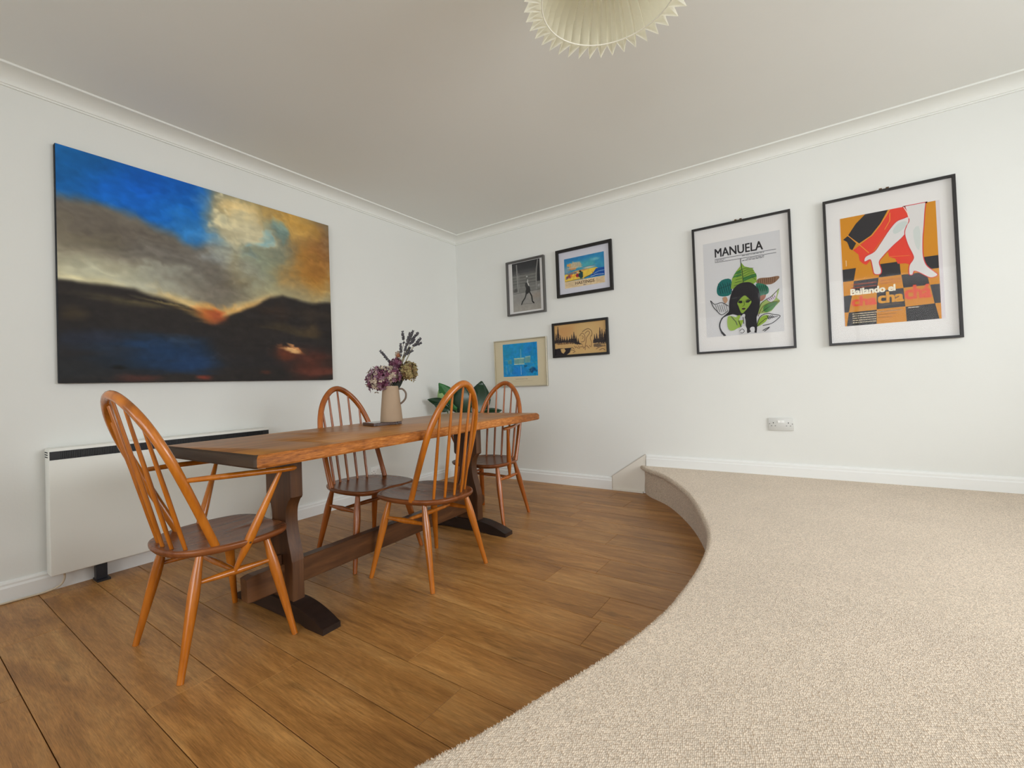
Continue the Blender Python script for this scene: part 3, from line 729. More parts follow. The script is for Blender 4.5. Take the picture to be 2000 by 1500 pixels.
for k, (a, b, d, wd) in enumerate(((.005, .085, -.03, .03), (.03, .10, -.03, .034), (.05, .06, -.02, .03), (-.01, .06, -.045, .03), (.035, .04, -.045, .028), (.045, .115, .0, .026), (.015, .05, -.05, .026))):
    leaf(dl, M_dleaf, vr*(a*.2)+Vector((0, 0, -.01)), vr*a+vf*d+Vector((0, 0, b)), wd, vr*.8+vf*.5*(-1)**k, .008)

# ------------------------------------------------------------------ plant in the corner
PX, PY = 0.345, -0.405
plant = thing('potted_plant', 'leafy plant with big dark green leaves in the room corner behind the table', 'plant', (PX, PY, 0))
obj('pot', lathe([(.045, 0), (.05, .004), (.062, .19), (.066, .2), (.058, .2), (.055, .18)], 24, cap_top=True), M_pot, plant, smooth=50)
obj('soil', lathe([(.001, .183), (.055, .182)], 20, cap_bottom=False), M_soil, plant)
def pw(x, y, z): return (x-PX, y-PY, z)
fwd = (-.592, .806, 0)
LV = [((.250, -.475, .735), (.085, -.595, .797), .09, (.45, .33, .80), M_leaf, .010, 'leaf'),
      ((.210, -.470, .690), (.165, -.500, .925), .13, (.80, .50, 0), M_leaf3, .0, 'leaf'),
      ((.300, -.440, .690), (.175, -.530, .945), .17, (.75, .40, .35), M_leaf2, .02, 'leaf'),
      ((.330, -.415, .655), (.275, -.450, .875), .20, (.85, .55, 0), M_leaf, .02, 'leaf'),
      ((.360, -.395, .640), (.355, -.400, .915), .22, (.80, .60, .05), M_leaf, -.02, 'leaf'),
      ((.410, -.355, .640), (.420, -.345, .900), .20, (.80, .58, -.1), M_leaf, .01, 'leaf'),
      ((.450, -.325, .630), (.495, -.290, .950), .23, (.80, .59, -.15), M_leaf, .02, 'leaf'),
      ((.470, -.310, .640), (.640, -.185, .672), .09, (-.3, -.2, .9), M_leaf, .008, 'leaf'),
      ((.250, -.470, .690), (.130, -.560, .755), .09, (.45, .33, -.8), M_leaf, .008, 'leaf')]
for b_, t_, wd, sd, mt, dr, nm in LV:
    leaf(plant, mt, pw(*b_), pw(*t_), wd*1.08, sd, dr, .17, nm)
    q = Vector(pw(*b_)); obj('stem', tube(catmull([(q.x*.1, q.y*.1, .18), (q.x*.35, q.y*.35, .42), q], 5), .005, 7), M_stem, plant, smooth=60)

# ------------------------------------------------------------------ panel heater on the left wall
H = thing('panel_heater', 'long white electric panel heater with a black top grille on the left wall', 'heater', (0.02, -3.19, 0))
HLn = 1.065
bm = box(0.0, 0.08, 0, HLn, 0.085, 0.684, 0.008, 2)
obj('casing', bm, M_heater, H, smooth=40)
bm = bmesh.new(); add_box(bm, 0.0790, 0.0815, 0.004, HLn-0.004, 0.629, 0.669)
for k in range(150):
    y = 0.045+k*(HLn-0.09)/149
    add_box(bm, 0.0815, 0.0845, y-0.0016, y+0.0016, 0.632, 0.666)
g = obj('grille', bm, M_grille, H); g['kind'] = 'stuff'
for k in range(3): obj('side_slot', box(0.012, 0.066, -0.0008, 0.003, 0.640+k*0.011, 0.645+k*0.011), M_hole, H)
obj('scratch', box(0.0799, 0.0803, 0.262, 0.2635, 0.30, 0.301), M_hole, H)
for y in (0.19, 0.90):
    bm = box(0.025, 0.062, y-0.02, y+0.025, 0.006, 0.10, 0.002); add_box(bm, 0.012, 0.085, y-0.022, y+0.032, 0.0, 0.010)
    obj('floor_bracket', bm, M_blackpl, H)
cb = obj('power_cable', tube(catmull([(0.05, -3.135, 0.087), (0.052, -3.132, 0.055), (0.046, -3.148, 0.022), (0.034, -3.20, 0.0055), (0.028, -3.30, 0.0048), (0.024, -3.45, 0.0045), (0.023, -3.7, 0.0045), (0.022, -4.0, 0.0045)], 6), .0042, 8), M_cable, smooth=60)
tag(cb, 'thin cream cable dropping from the heater and running along the left skirting', 'cable')

# ------------------------------------------------------------------ sockets
def socket(name, label, loc, rz, plate, switches=True):
    o = thing(name, label, 'socket', loc, rz, 'double wall sockets')
    obj('faceplate', box(-.073, .073, -.009, 0, -.043, .043, .002, 2), plate, o, smooth=40)
    for s in (-1, 1):
        obj('switch', box(s*.0095-.0085, s*.0095+.0085, -.0125, -.008, .009, .026, .001), M_white, o)
        for dx, dz, a, b in ((0, .0115, .0022, .004), (-.011, -.0085, .0036, .0016), (.011, -.0085, .0036, .0016)):
            cx = s*.043
            obj('pin_hole', box(cx+dx-a, cx+dx+a, -.0094, -.008, dz-b-.002, dz+b-.002), M_hole, o)
        obj('fixing_screw', turned((s*.065, -.008, 0.003), (s*.065, -.0096, 0.003), [(0, .0032), (1, .0028)], 10), M_grey, o)
    return o
socket('wall_socket', 'white double socket on the back wall below the two large posters', (2.807, 0, 0.572), 0, M_socket)
socket('wall_socket', 'white double socket low on the left wall, seen between chair spindles', (0, -1.145, 0.215), PI/2, M_white)

# ------------------------------------------------------------------ paper lamp shade
LX, LY = 2.505, -2.215
lamp = thing('pendant_lamp', 'cream pleated paper pendant lampshade hanging from the ceiling', 'lamp', (LX, LY, 0))
bm = bmesh.new(); NPL = 40; prof = [(2.188, .228, .284), (2.203, .226, .276), (2.26, .205, .246), (2.34, .150, .180), (2.40, .105, .128), (2.425, .085, .105)]
rows = []
for z, ri, ro in prof:
    row = []
    for k in range(NPL*2):
        a = k*PI/NPL; r = ro if k % 2 == 0 else ri
        row.append(bm.verts.new((r*math.cos(a), r*math.sin(a), z+(0.006 if (k % 2 and z < 2.195) else 0))))
    rows.append(row)
for A, B in zip(rows, rows[1:]):
    for k in range(NPL*2): bm.faces.new((A[k], A[(k+1) % (NPL*2)], B[(k+1) % (NPL*2)], B[k]))
o = obj('shade', bm, M_shade, lamp)
circ = lambda r, z, n=64: [(r*math.cos(2*PI*k/n), r*math.sin(2*PI*k/n), z) for k in range(n)]
obj('wire_ring', tube(circ(.2225, 2.197), .0024, 6, closed=True), M_ringwire, lamp, smooth=60)
obj('top_ring', tube(circ(.083, 2.424, 32), .002, 6, closed=True), M_ringwire, lamp, smooth=60)
for k in range(3):
    a = k*2*PI/3; obj('spoke', tube([(.02*math.cos(a), .02*math.sin(a), 2.424), (.083*math.cos(a), .083*math.sin(a), 2.424)], .0015, 6), M_ringwire, lamp)
obj('bulb_holder', lathe([(.018, 2.36), (.02, 2.365), (.02, 2.42), (.006, 2.428)], 20, cap_top=True), M_white, lamp, smooth=40)
obj('bulb', lathe([(.002, 2.262), (.02, 2.267), (.03, 2.285), (.03, 2.305), (.02, 2.335), (.014, 2.362)], 20), M_white, lamp, smooth=60)
obj('ceiling_rose', lathe([(.045, CZ), (.043, CZ-.012), (.006, CZ-.02), (.006, CZ-.034)], 24, cap_top=True), M_white, lamp, smooth=40)

# ------------------------------------------------------------------ pictures
def smoothstep(a, b, x): t = np.clip((x-a)/(b-a), 0, 1); return t*t*(3-2*t)
class Paint:
    """small software canvas: colours of a flat print, stored on a fine grid of vertices"""
    def __init__(s, w, h, seed=1):
        s.w, s.h = w, h; s.v, s.u = np.meshgrid((np.arange(h)+.5)/h, (np.arange(w)+.5)/w, indexing='ij')
        s.a = w/h; s.img = np.zeros((h, w, 3)); s.rng = np.random.default_rng(seed)
    def noise(s, fx, fy, octaves=4, u=None, v=None):
        u = s.u if u is None else u; v = s.v if v is None else v
        out = np.zeros_like(u); amp = 1; tot = 0
        for o in range(octaves):
            gx, gy = int(fx*2**o)+2, int(fy*2**o)+2
            g = s.rng.random((gy+2, gx+2)); x = np.clip(u, -.2, 1.2); y = np.clip(v, -.2, 1.2)
            x = np.clip(x*fx*2**o, 0, gx-.001); y = np.clip(y*fy*2**o, 0, gy-.001)
            i, j = x.astype(int), y.astype(int); tx, ty = x-i, y-j; tx = tx*tx*(3-2*tx); ty = ty*ty*(3-2*ty)
            out += amp*((g[j, i]*(1-tx)+g[j, i+1]*tx)*(1-ty)+(g[j+1, i]*(1-tx)+g[j+1, i+1]*tx)*ty); tot += amp; amp *= .5
        return out/tot-.5
    def fill(s, col, m=1.0):
        m = np.asarray(m)[..., None] if np.ndim(m) else m
        s.img = s.img*(1-m)+np.array(col)/255.0*m
    def blob(s, cu, cv, ru, rv, col, op=1.0, soft=1.0, n=None, ang=0):
        x, y = (s.u-cu)*s.a, s.v-cv; c, q = math.cos(ang), math.sin(ang)
        d = np.sqrt(((x*c+y*q)/(ru*s.a))**2+((-x*q+y*c)/rv)**2)
        if n is not None: d = d+n
        s.fill(col, op*(1-smoothstep(1-soft, 1+soft*.3, d)))
    def poly(s, pts, col, op=1.0):
        m = np.zeros(s.u.shape, bool); n = len(pts)
        for i in range(n):
            (x0, y0), (x1, y1) = pts[i], pts[(i+1) % n]
            if y0 == y1: continue
            c = ((y0 > s.v) != (y1 > s.v)) & (s.u < (x1-x0)*(s.v-y0)/(y1-y0)+x0); m ^= c
        s.fill(col, m*op)
    def line(s, pts, wd, col, op=1.0):
        for (x0, y0), (x1, y1) in zip(pts, pts[1:]):
            ax, ay = (x1-x0)*s.a, y1-y0; L = ax*ax+ay*ay+1e-12
            px, py = (s.u-x0)*s.a, s.v-y0; t = np.clip((px*ax+py*ay)/L, 0, 1)
            d = np.hypot(px-t*ax, py-t*ay); s.fill(col, op*(1-smoothstep(wd*.5, wd*.5+.8/s.h, d)))
    def cline(s, pts, wd, col, op=1.0):
        s.line([(q.x, q.y) for q in catmull([(a, b, 0) for a, b in pts], 5)], wd, col, op)
    def curve(s, u):  # helper for ridge lines
        return np.interp(s.u, *zip(*u))
    def mesh(s, name, pos, m, parent):
        """pos(u, v) -> xyz"""
        w, h = s.w, s.h
        U, V = np.meshgrid(np.arange(w+1)/w, np.arange(h+1)/h); co = np.stack(pos(U, V), -1).reshape(-1, 3)
        idx = np.arange((w+1)*(h+1)).reshape(h+1, w+1)
        q = np.stack([idx[:-1, :-1], idx[1:, :-1], idx[1:, 1:], idx[:-1, 1:]], -1).reshape(-1)
        me = bpy.data.meshes.new(name); me.vertices.add(len(co)); me.vertices.foreach_set('co', co.ravel().astype(np.float32))
        me.loops.add(len(q)); me.loops.foreach_set('vertex_index', q.astype(np.int32))
        me.polygons.add(w*h); me.polygons.foreach_set('loop_start', (np.arange(w*h)*4).astype(np.int32)); me.polygons.foreach_set('loop_total', np.full(w*h, 4, np.int32))
        me.update(calc_edges=True)
        at = me.attributes.new('ink', 'FLOAT_COLOR', 'POINT')
        pad = np.pad(s.img, ((0, 1), (0, 1), (0, 0)), mode='edge'); pad2 = np.pad(s.img, ((1, 0), (1, 0), (0, 0)), mode='edge')
        lin = s2l(np.clip((pad+pad2)*.5, 0, 1)).reshape(-1, 3)
        at.data.foreach_set('color', np.concatenate([lin, np.ones((len(lin), 1))], 1).ravel().astype(np.float32))
        me.materials.append(m); return link(name, me, parent)

# --- big landscape canvas on the left wall
def paint_canvas():
    P = Paint(380, 290, 7); u, v = P.u, P.v
    n1 = P.noise(3, 3, 5); n2 = P.noise(8, 7, 4); n3 = P.noise(3, 20, 3); n4 = P.noise(40, 40, 2); n5 = P.noise(5, 5, 5)
    P.u = u+n2*.16+n4*.035+n1*.05; P.v = v+P.noise(8, 7, 4)*.15+P.noise(50, 30, 2)*.035; streak = P.noise(4, 40, 3)
    P.fill((24, 100, 176)); P.blob(.22, .06, .34, .20, (14, 92, 196), .85, .9, n1*.8); P.blob(.02, .02, .2, .2, (26, 88, 132), .6, .9)
    P.blob(.40, .26, .12, .10, (60, 130, 190), .7, .9, n1); P.blob(.47, .16, .05, .16, (70, 128, 176), .5, .9, n1)
    # grey-brown cloud bank
    edge = np.interp(u, [0, .05, .11, .21, .25, .33, .40, .46, .55, 1], [.20, .19, .19, .20, .245, .265, .30, .28, .33, .30])
    m = smoothstep(-.03, .05, v-edge-n2*.11-n1*.05); P.fill((104, 98, 88), m)
    P.blob(.15, .30, .25, .12, (96, 88, 80), .6, .9, n1); P.blob(.33, .40, .28, .12, (112, 108, 102), .7, .9, n1)
    P.blob(.06, .36, .16, .08, (122, 114, 92), .5, .9, n1); P.blob(.5, .33, .12, .1, (126, 130, 126), .6, 1, n1)
    # right-hand cloud: ochre, cream, blue hole, green grey
    mr = smoothstep(.42, .54, u+n2*.16+(v-.25)*-.15); 
    P.fill((150, 132, 92), mr*.8*smoothstep(.55, .40, v))
    P.blob(.66, .36, .20, .17, (132, 140, 118), .9, .9, n1*.9); P.blob(.60, .40, .14, .1, (146, 144, 132), .6, .9, n1)
    P.blob(.90, .28, .16, .30, (164, 112, 46), .85, .9, n1*.8); P.blob(.98, .12, .09, .2, (120, 78, 44), .6, .9, n1)
    P.blob(.80, .03, .22, .12, (196, 148, 66), .8, .9, n2); P.blob(.93, .44, .10, .10, (176, 122, 48), .7, .9, n1)
    P.blob(.93, .33, .06, .10, (136, 92, 44), .6, .9, n1)
    P.blob(.56, .06, .09, .10, (206, 182, 128), .95, .7, n2*1.4+n4*.2); P.blob(.54, .15, .07, .09, (208, 196, 156), .95, .7, n2*1.4+n4*.2); P.blob(.60, .20, .07, .07, (198, 190, 158), .9, .7, n2*1.6+n4*.2)
    P.blob(.68, .10, .09, .06, (164, 146, 104), .7, .9, n2); P.blob(.50, .22, .05, .05, (170, 160, 130), .7, .9, n2)
    P.blob(.72, .12, .055, .05, (104, 138, 140), .75, 1.0, n2*2.5); P.blob(.645, .20, .022, .035, (118, 168, 182), .9, .9, n2*2); P.blob(.62, .25, .03, .02, (110, 160, 180), .6, 1, n2*2)
    P.blob(.52, .18, .10, .16, (206, 196, 158), .45, 1.0, n2*3); P.blob(.46, .36, .05, .05, (150, 160, 160), .5, 1.0, n2*2); P.blob(.56, .30, .06, .03, (160, 160, 142), .6, 1.0, n2*2); P.blob(.63, .30, .05, .04, (120, 138, 136), .6, 1, n2*2)
    P.fill((214, 204, 164), smoothstep(.10, .24, n4*.5+n2*.8)*smoothstep(.14, .0, np.abs(P.u-.54))*smoothstep(.30, .2, v)*.7)
    # light band above hills
    ridge = np.interp(u, [0, .117, .199, .276, .36, .417, .463, .557, .62, .693, .75, .825, .90, 1], [.575, .568, .568, .589, .62, .655, .69, .625, .585, .525, .505, .512, .52, .508])
    d = ridge-v
    P.fill((190, 186, 156), smoothstep(.20, .02, d+n1*.12+n2*.05)*smoothstep(.62, .02, u)*.95)
    P.fill((168, 160, 120), smoothstep(.16, .0, d+n1*.1)*smoothstep(.4, .6, u)*.6)
    P.fill((196, 188, 150), smoothstep(.07, .0, d+n3*.05)*smoothstep(.45, .2, np.abs(u-.33))*.8)
    P.fill((206, 156, 84), smoothstep(.06, -.01, d+n3*.04)*smoothstep(.30, .04, np.abs(u-.50))*.95)
    P.img *= 1.10+.06*np.clip(n2*2, -1, 1)[..., None]
    P.blob(.36, .585, .13, .03, (224, 200, 142), .8, 1.0, n3*2, ang=.18); P.blob(.49, .60, .10, .035, (226, 170, 92), .85, 1.0, n2*2)
    P.blob(.10, .50, .16, .05, (196, 196, 172), .7, 1.0, n2*2); P.blob(.30, .52, .14, .05, (170, 172, 158), .6, 1.0, n2*2)
    # dark land
    P.u = u+n2*.08+n4*.02; P.v = v+n3*.05+streak*.02
    dark = np.stack([np.full(u.shape, 44.), np.full(u.shape, 40.), np.full(u.shape, 38.)], -1)
    m = smoothstep(-.012, .018, v-ridge+n3*.03+n2*.02)
    P.img = P.img*(1-m[..., None])+dark/255*m[..., None]
    P.blob(.30, .625, .12, .012, (150, 132, 84), .8, .9, n3, ang=.14); P.blob(.70, .60, .12, .05, (64, 48, 38), .7, 1.0, n2*2); P.blob(.90, .60, .12, .05, (60, 50, 42), .7, 1.0, n2*2)
    P.blob(.20, .645, .22, .028, (104, 92, 62), .75, .9, n3*1.5, ang=.08); P.blob(.37, .66, .09, .022, (150, 120, 70), .8, .9, n3, ang=.2)
    P.blob(.445, .645, .06, .05, (198, 104, 44), .95, .9, n2); P.blob(.475, .665, .05, .045, (176, 84, 48), .9, .9, n2); P.blob(.44, .61, .04, .025, (228, 178, 104), .8, .9, n2)
    P.blob(.40, .85, .6, .12, (38, 42, 52), .6, .9, n3)
    P.blob(.27, .86, .22, .09, (24, 56, 96), .85, .9, n3*1.2+n2*.5); P.blob(.40, .91, .12, .06, (32, 62, 104), .75, .9, n3*1.2); P.blob(.08, .80, .10, .04, (44, 50, 66), .7, .9, n3); P.blob(.33, .80, .05, .03, (48, 66, 88), .5, .9, n3)
    P.blob(.05, .95, .2, .1, (38, 42, 46), .7, .9, n3); P.blob(.13, .93, .03, .015, (26, 24, 24), .9, .7, n3)
    P.blob(.60, .80, .18, .16, (46, 40, 36), .7, .9, n3)
    P.blob(.88, .90, .16, .11, (94, 50, 38), .9, .9, n3*1.2+n2*.4); P.blob(.92, .95, .12, .03, (112, 62, 50), .7, .9, n3); P.blob(.74, .84, .05, .05, (112, 56, 36), .8, .9, n3)
    P.blob(.43, .985, .04, .02, (132, 58, 44), .9, .9, n3); P.blob(.20, .99, .10, .025, (92, 50, 42), .7, .9, n3); P.blob(.66, .965, .03, .015, (110, 54, 40), .6, .9, n3)
    P.blob(.80, .70, .16, .03, (74, 62, 44), .7, .9, n3*1.4, ang=.25); P.blob(.90, .69, .06, .05, (88, 70, 46), .6, .9, n3)
    P.blob(.785, .812, .06, .018, (150, 92, 56), .9, .9, n3*2, ang=.18); P.blob(.775, .815, .04, .011, (226, 178, 120), .95, .8, n3*2, ang=.15); P.blob(.79, .80, .03, .007, (214, 150, 96), .9, .8, n3*2, ang=.45); P.blob(.85, .82, .03, .012, (70, 50, 40), .8, .8, n3, ang=.4)
    P.blob(.03, .70, .05, .03, (84, 70, 48), .6, .9, n3)
    P.img *= (1+n4*.16)[..., None]; P.img *= (1+n3*.10)[..., None]; P.img *= (1+streak*.22)[..., None]; P.u, P.v = u, v
    return P
cvs = thing('canvas_painting', 'large unframed stormy landscape canvas in blue, grey and ochre on the left wall', 'painting', (0, 0, 0))
cy0, cy1, cz0, cz1 = -3.135, -1.576, 0.994, 2.182
bm = box(0.004, 0.0335, cy0, cy1, cz0, cz1, 0.003, 2)
obj('stretched_canvas', bm, mat('dark_canvas_edge', rgb(40, 42, 46), 0.8, 0.2, var=0.2, scale=(8, 8, 8)), cvs)
P = paint_canvas(); P.mesh('painted_face', lambda U, V: (np.full(U.shape, .0345)+0*U, cy0+.002+U*(cy1-cy0-.004), cz1-.002-V*(cz1-cz0-.004)), vcol_mat('oil_paint', .6, .2, bump=.25, bscale=260), cvs)

# --- framed pictures on the back wall
def frame(name, label, x0, x1, z0, z1, fw_, depth, fm, mount, hang=False, glass_d=None, group=None, cat='picture'):
    """frame rails with the given face width; returns the thing"""
    t = thing(name, label, cat, ((x0+x1)/2, 0, (z0+z1)/2), 0, group)
    hw, hh = (x1-x0)/2, (z1-z0)/2
    bm = bmesh.new(); D = -depth; B = -0.004
    o = [(-hw, -hh), (hw, -hh), (hw, hh), (-hw, hh)]; i = [(-hw+fw_, -hh+fw_), (hw-fw_, -hh+fw_), (hw-fw_, hh-fw_), (-hw+fw_, hh-fw_)]
    vs = [[bm.verts.new((x, y, z)) for x, z in L] for L, y in ((o, B), (o, D), (i, D), (i, B))]
    for A, Bq in zip(vs, vs[1:]+vs[:1]):
        for k in range(4): bm.faces.new((A[k], A[(k+1) % 4], Bq[(k+1) % 4], Bq[k]))
    bmesh.ops.bevel(bm, geom=[e for e in bm.edges], offset=.0008, segments=1, affect='EDGES')
    obj('frame', bm, fm, t)
    obj('mount', box(-hw+fw_*.8, hw-fw_*.8, -0.009, -0.006, -hh+fw_*.8, hh-fw_*.8), mount, t)
    gd = glass_d if glass_d else depth-.006
    obj('glazing', box(-hw+fw_*.9, hw-fw_*.9, -gd-.001, -gd, -hh+fw_*.9, hh-fw_*.9), M_glass, t)
    if hang:
        bm = bmesh.new()
        for s in (-1, 1): add_box(bm, -.002+s*.016-.007, -.002+s*.016+.007, -.016, -.004, hh, hh+.011)
        add_box(bm, -.02, .016, -.014, -.006, hh, hh+.005)
        obj('hanger', bm, M_brass, t)
    return t
class Print:
    """flat printed sheet made of stacked ink shapes; coordinates 0..1 from the sheet's top left"""
    def __init__(s, t, x0, x1, z0, z1, y=-0.0094):
        s.t = t; s.o = t.location; s.x0, s.x1, s.z0, s.z1, s.y = x0, x1, z0, z1, y
        s.bm = bmesh.new(); s.m = []; s.layer = 0
    def P(s, u, v): return (s.x0+(s.x1-s.x0)*u-s.o.x, s.y-s.layer*.00004, s.z1-(s.z1-s.z0)*v-s.o.z)
    def mi(s, col):
        m = ink(*col)
        if m not in s.m: s.m.append(m)
        return s.m.index(m)
    def poly(s, pts, col, smooth=0):
        s.layer += 1
        if smooth: pts = [(p.x, p.y) for p in catmull([(a, b, 0) for a, b in pts], smooth, closed=True)]
        pts = [(min(1, max(0, a)), min(1, max(0, b))) for a, b in pts]
        vs = [s.bm.verts.new(s.P(*p)) for p in pts]; k = s.mi(col)
        for tri in tessellate_polygon([[Vector((a, b, 0)) for a, b in pts]]):
            try: s.bm.faces.new([vs[i] for i in tri]).material_index = k
            except ValueError: pass
    def rect(s, u0, v0, u1, v1, col): s.poly([(u0, v0), (u1, v0), (u1, v1), (u0, v1)], col)
    def line(s, pts, wd, col, smooth=0):
        """wd in sheet heights"""
        if smooth: pts = [(p.x, p.y) for p in catmull([(a, b, 0) for a, b in pts], smooth)]
        s.layer += 1; asp = (s.x1-s.x0)/(s.z1-s.z0); k = s.mi(col); L = []; n = len(pts)
        for i in range(n):
            a, b = pts[max(i-1, 0)], pts[min(i+1, n-1)]; dx, dy = (b[0]-a[0])*asp, b[1]-a[1]; q = math.hypot(dx, dy) or 1
            ox, oy = -dy/q*wd/2/asp, dx/q*wd/2
            L.append((s.bm.verts.new(s.P(pts[i][0]+ox, pts[i][1]+oy)), s.bm.verts.new(s.P(pts[i][0]-ox, pts[i][1]-oy))))
        for (a, b), (c, d) in zip(L, L[1:]): s.bm.faces.new((a, b, d, c)).material_index = k
    def text(s, body, u0, v0, u1, v1, col, bold=0.0, shear=0.0):
        """bold: stroke thickening as a share of the word width, made by overprinting"""
        cu = bpy.data.curves.new('lettering', 'FONT'); cu.body = body; cu.shear = shear; cu.resolution_u = 3
        tmp = bpy.data.objects.new('lettering', cu); C.objects.link(tmp)
        dg = bpy.context.evaluated_depsgraph_get(); dg.update()
        me = bpy.data.meshes.new_from_object(tmp.evaluated_get(dg)); bpy.data.objects.remove(tmp)
        co = np.array([v.co[:2] for v in me.vertices]); lo, hi = co.min(0), co.max(0); k = s.mi(col)
        offs = [(0, 0)] if not bold else [(a*bold, b*bold) for a in (0, .33, .66, 1) for b in (0, .6)]
        asp = (s.x1-s.x0)/(s.z1-s.z0); W_ = (u1-u0)*(1-(bold if bold else 0)); Hh = (v1-v0)-(bold*.6*(u1-u0)*asp if bold else 0)
        for a, b in offs:
            s.layer += 1
            vs = [s.bm.verts.new(s.P(u0+a*(u1-u0)+W_*(x-lo[0])/(hi[0]-lo[0]), v1-b*(u1-u0)*asp-Hh*(y-lo[1])/(hi[1]-lo[1]))) for x, y in co]
            for p in me.polygons:
                try: s.bm.faces.new([vs[i] for i in p.vertices]).material_index = k
                except ValueError: pass
        bpy.data.meshes.remove(me)
    def fine(s, u0, v, u1, h, col, seed=1):     # a line of unreadably small print
        r = random.Random(seed); u = u0
        while u < u1:
            w_ = r.uniform(.008, .045); s.rect(u, v-h*.5, min(u1, u+w_), v+h*.5, col); s.layer -= 1; u += w_+.007
        s.layer += 1
    def done(s, name='print'): return obj(name, s.bm, s.m, s.t)

BLK, PAP = (40, 38, 42), (208, 208, 210)
# poster one: a woman among leaves
t = frame('framed_poster', 'black-framed poster lettered MANUELA with a green face among leaves', 2.304, 2.916, 1.085, 2.017, .014, .028, M_black, M_mount, True, group='large black-framed posters on the back wall', cat='poster')
p = Print(t, 2.373, 2.852, 1.203, 1.894)
p.rect(0, 0, 1, 1, PAP)
p.text('MANUELA', .160, .072, .790, .163, BLK, .010)
for v_ in (.182, .216): p.line([(.157, v_), (.947, v_)], .0045, BLK)
p.fine(.157, .193, .30, .005, (90, 88, 92), 1); p.fine(.52, .192, .80, .006, (80, 78, 82), 2); p.fine(.157, .205, .28, .005, (100, 98, 102), 3)
p.fine(.58, .229, .80, .006, (70, 68, 72), 4); p.fine(.52, .242, .80, .006, (70, 68, 72), 5)
GR, GD, TE, BR, YG = (128, 160, 62), (62, 122, 62), (28, 104, 100), (134, 102, 78), (142, 172, 64)
p.poly([(.365, .419), (.242, .41), (.175, .472), (.171, .548), (.232, .581), (.356, .567)], TE, 3)
for k in range(6): p.line([(.19+k*.03, .44+.01*(k % 2)), (.22+k*.03, .555)], .0055, (20, 56, 60))
p.line([(.18, .50), (.36, .47)], .0055, (20, 56, 60))
p.poly([(.693, .467), (.733, .446), (.85, .452), (.957, .450), (.962, .478), (.867, .523), (.704, .499)], BR, 3)
for k in range(9): p.line([(.71+k*.026, .455), (.72+k*.024, .507)], .0055, (92, 62, 46))
p.poly([(.68, .50), (.76, .505), (.828, .544), (.831, .606), (.747, .628), (.70, .60)], (44, 112, 88), 3)
for k in range(5): p.line([(.70+k*.025, .52), (.72+k*.022, .60)], .0065, (30, 60, 44))
p.poly([(.503, .255), (.495, .295), (.437, .342), (.379, .409), (.357, .514), (.43, .525), (.60, .52), (.692, .477), (.696, .415), (.649, .337), (.546, .303)], GR)
p.poly([(.44, .345), (.50, .335), (.505, .36), (.40, .378)], GD); p.poly([(.52, .415), (.69, .392), (.696, .425), (.525, .452)], GD); p.poly([(.40, .385), (.505, .372), (.505, .39), (.385, .405)], GD)
p.line([(.503, .255), (.515, .36), (.522, .47)], .006, (40, 60, 36), 3)
for k in range(6): p.line([(.515, .33+k*.026), (.56+.015*k, .322+k*.020), (.66+.004*k, .335+k*.024)], .0045, (44, 66, 36)); p.line([(.51, .33+k*.03), (.46-.012*k, .345+k*.028)], .0045, (44, 66, 36))
p.line([(.503, .215), (.503, .26)], .0055, BLK)
# loose leaves right and left
p.poly([(.674, .797), (.70, .735), (.744, .69), (.83, .655), (.885, .632), (.962, .579), (.945, .63), (.932, .667), (.966, .70), (.90, .75), (.851, .792), (.737, .803)], (150, 172, 96), 2)
p.poly([(.76, .74), (.84, .70), (.93, .70), (.90, .75), (.83, .79), (.77, .79)], (74, 126, 66), 2); p.poly([(.80, .66), (.88, .645), (.93, .60), (.92, .66), (.86, .70)], (206, 196, 206), 2)
p.line([(.68, .82), (.74, .70), (.86, .645), (.962, .575)], .0055, BLK, 3); p.line([(.69, .83), (.76, .73), (.90, .70), (.966, .70)], .0055, (96, 70, 40), 3); p.line([(.74, .79), (.84, .74), (.95, .71)], .0055, BLK, 3)
for k in range(5): p.line([(.80+k*.025, .66-.005*k), (.83+k*.02, .69-.008*k)], .0065, (108, 84, 116))
p.poly([(.66, .935), (.70, .86), (.76, .825), (.82, .83), (.80, .87), (.76, .90)], YG, 2)
p.line([(.666, .935), (.71, .84), (.80, .808), (.88, .825), (.959, .845), (.90, .89), (.84, .915), (.743, .925)], .0065, BLK, 3); p.line([(.666, .935), (.78, .86), (.93, .848)], .0055, BLK, 2)
for k in range(4): p.line([(.80+k*.02, .83), (.825+k*.02, .87-.004*k)], .0065, BLK)
p.line([(.315, .69), (.228, .646), (.129, .655), (.075, .609), (.11, .68), (.154, .725), (.22, .775), (.305, .74)], .0065, BLK, 3)
for k in range(6): p.line([(.14+k*.028, .665), (.17+k*.026, .745)], .0045, (80, 78, 82))
p.poly([(.24, .60), (.29, .59), (.31, .63), (.27, .66)], (178, 140, 112), 2); p.poly([(.72, .63), (.80, .62), (.78, .66), (.73, .68)], (150, 96, 76), 2)
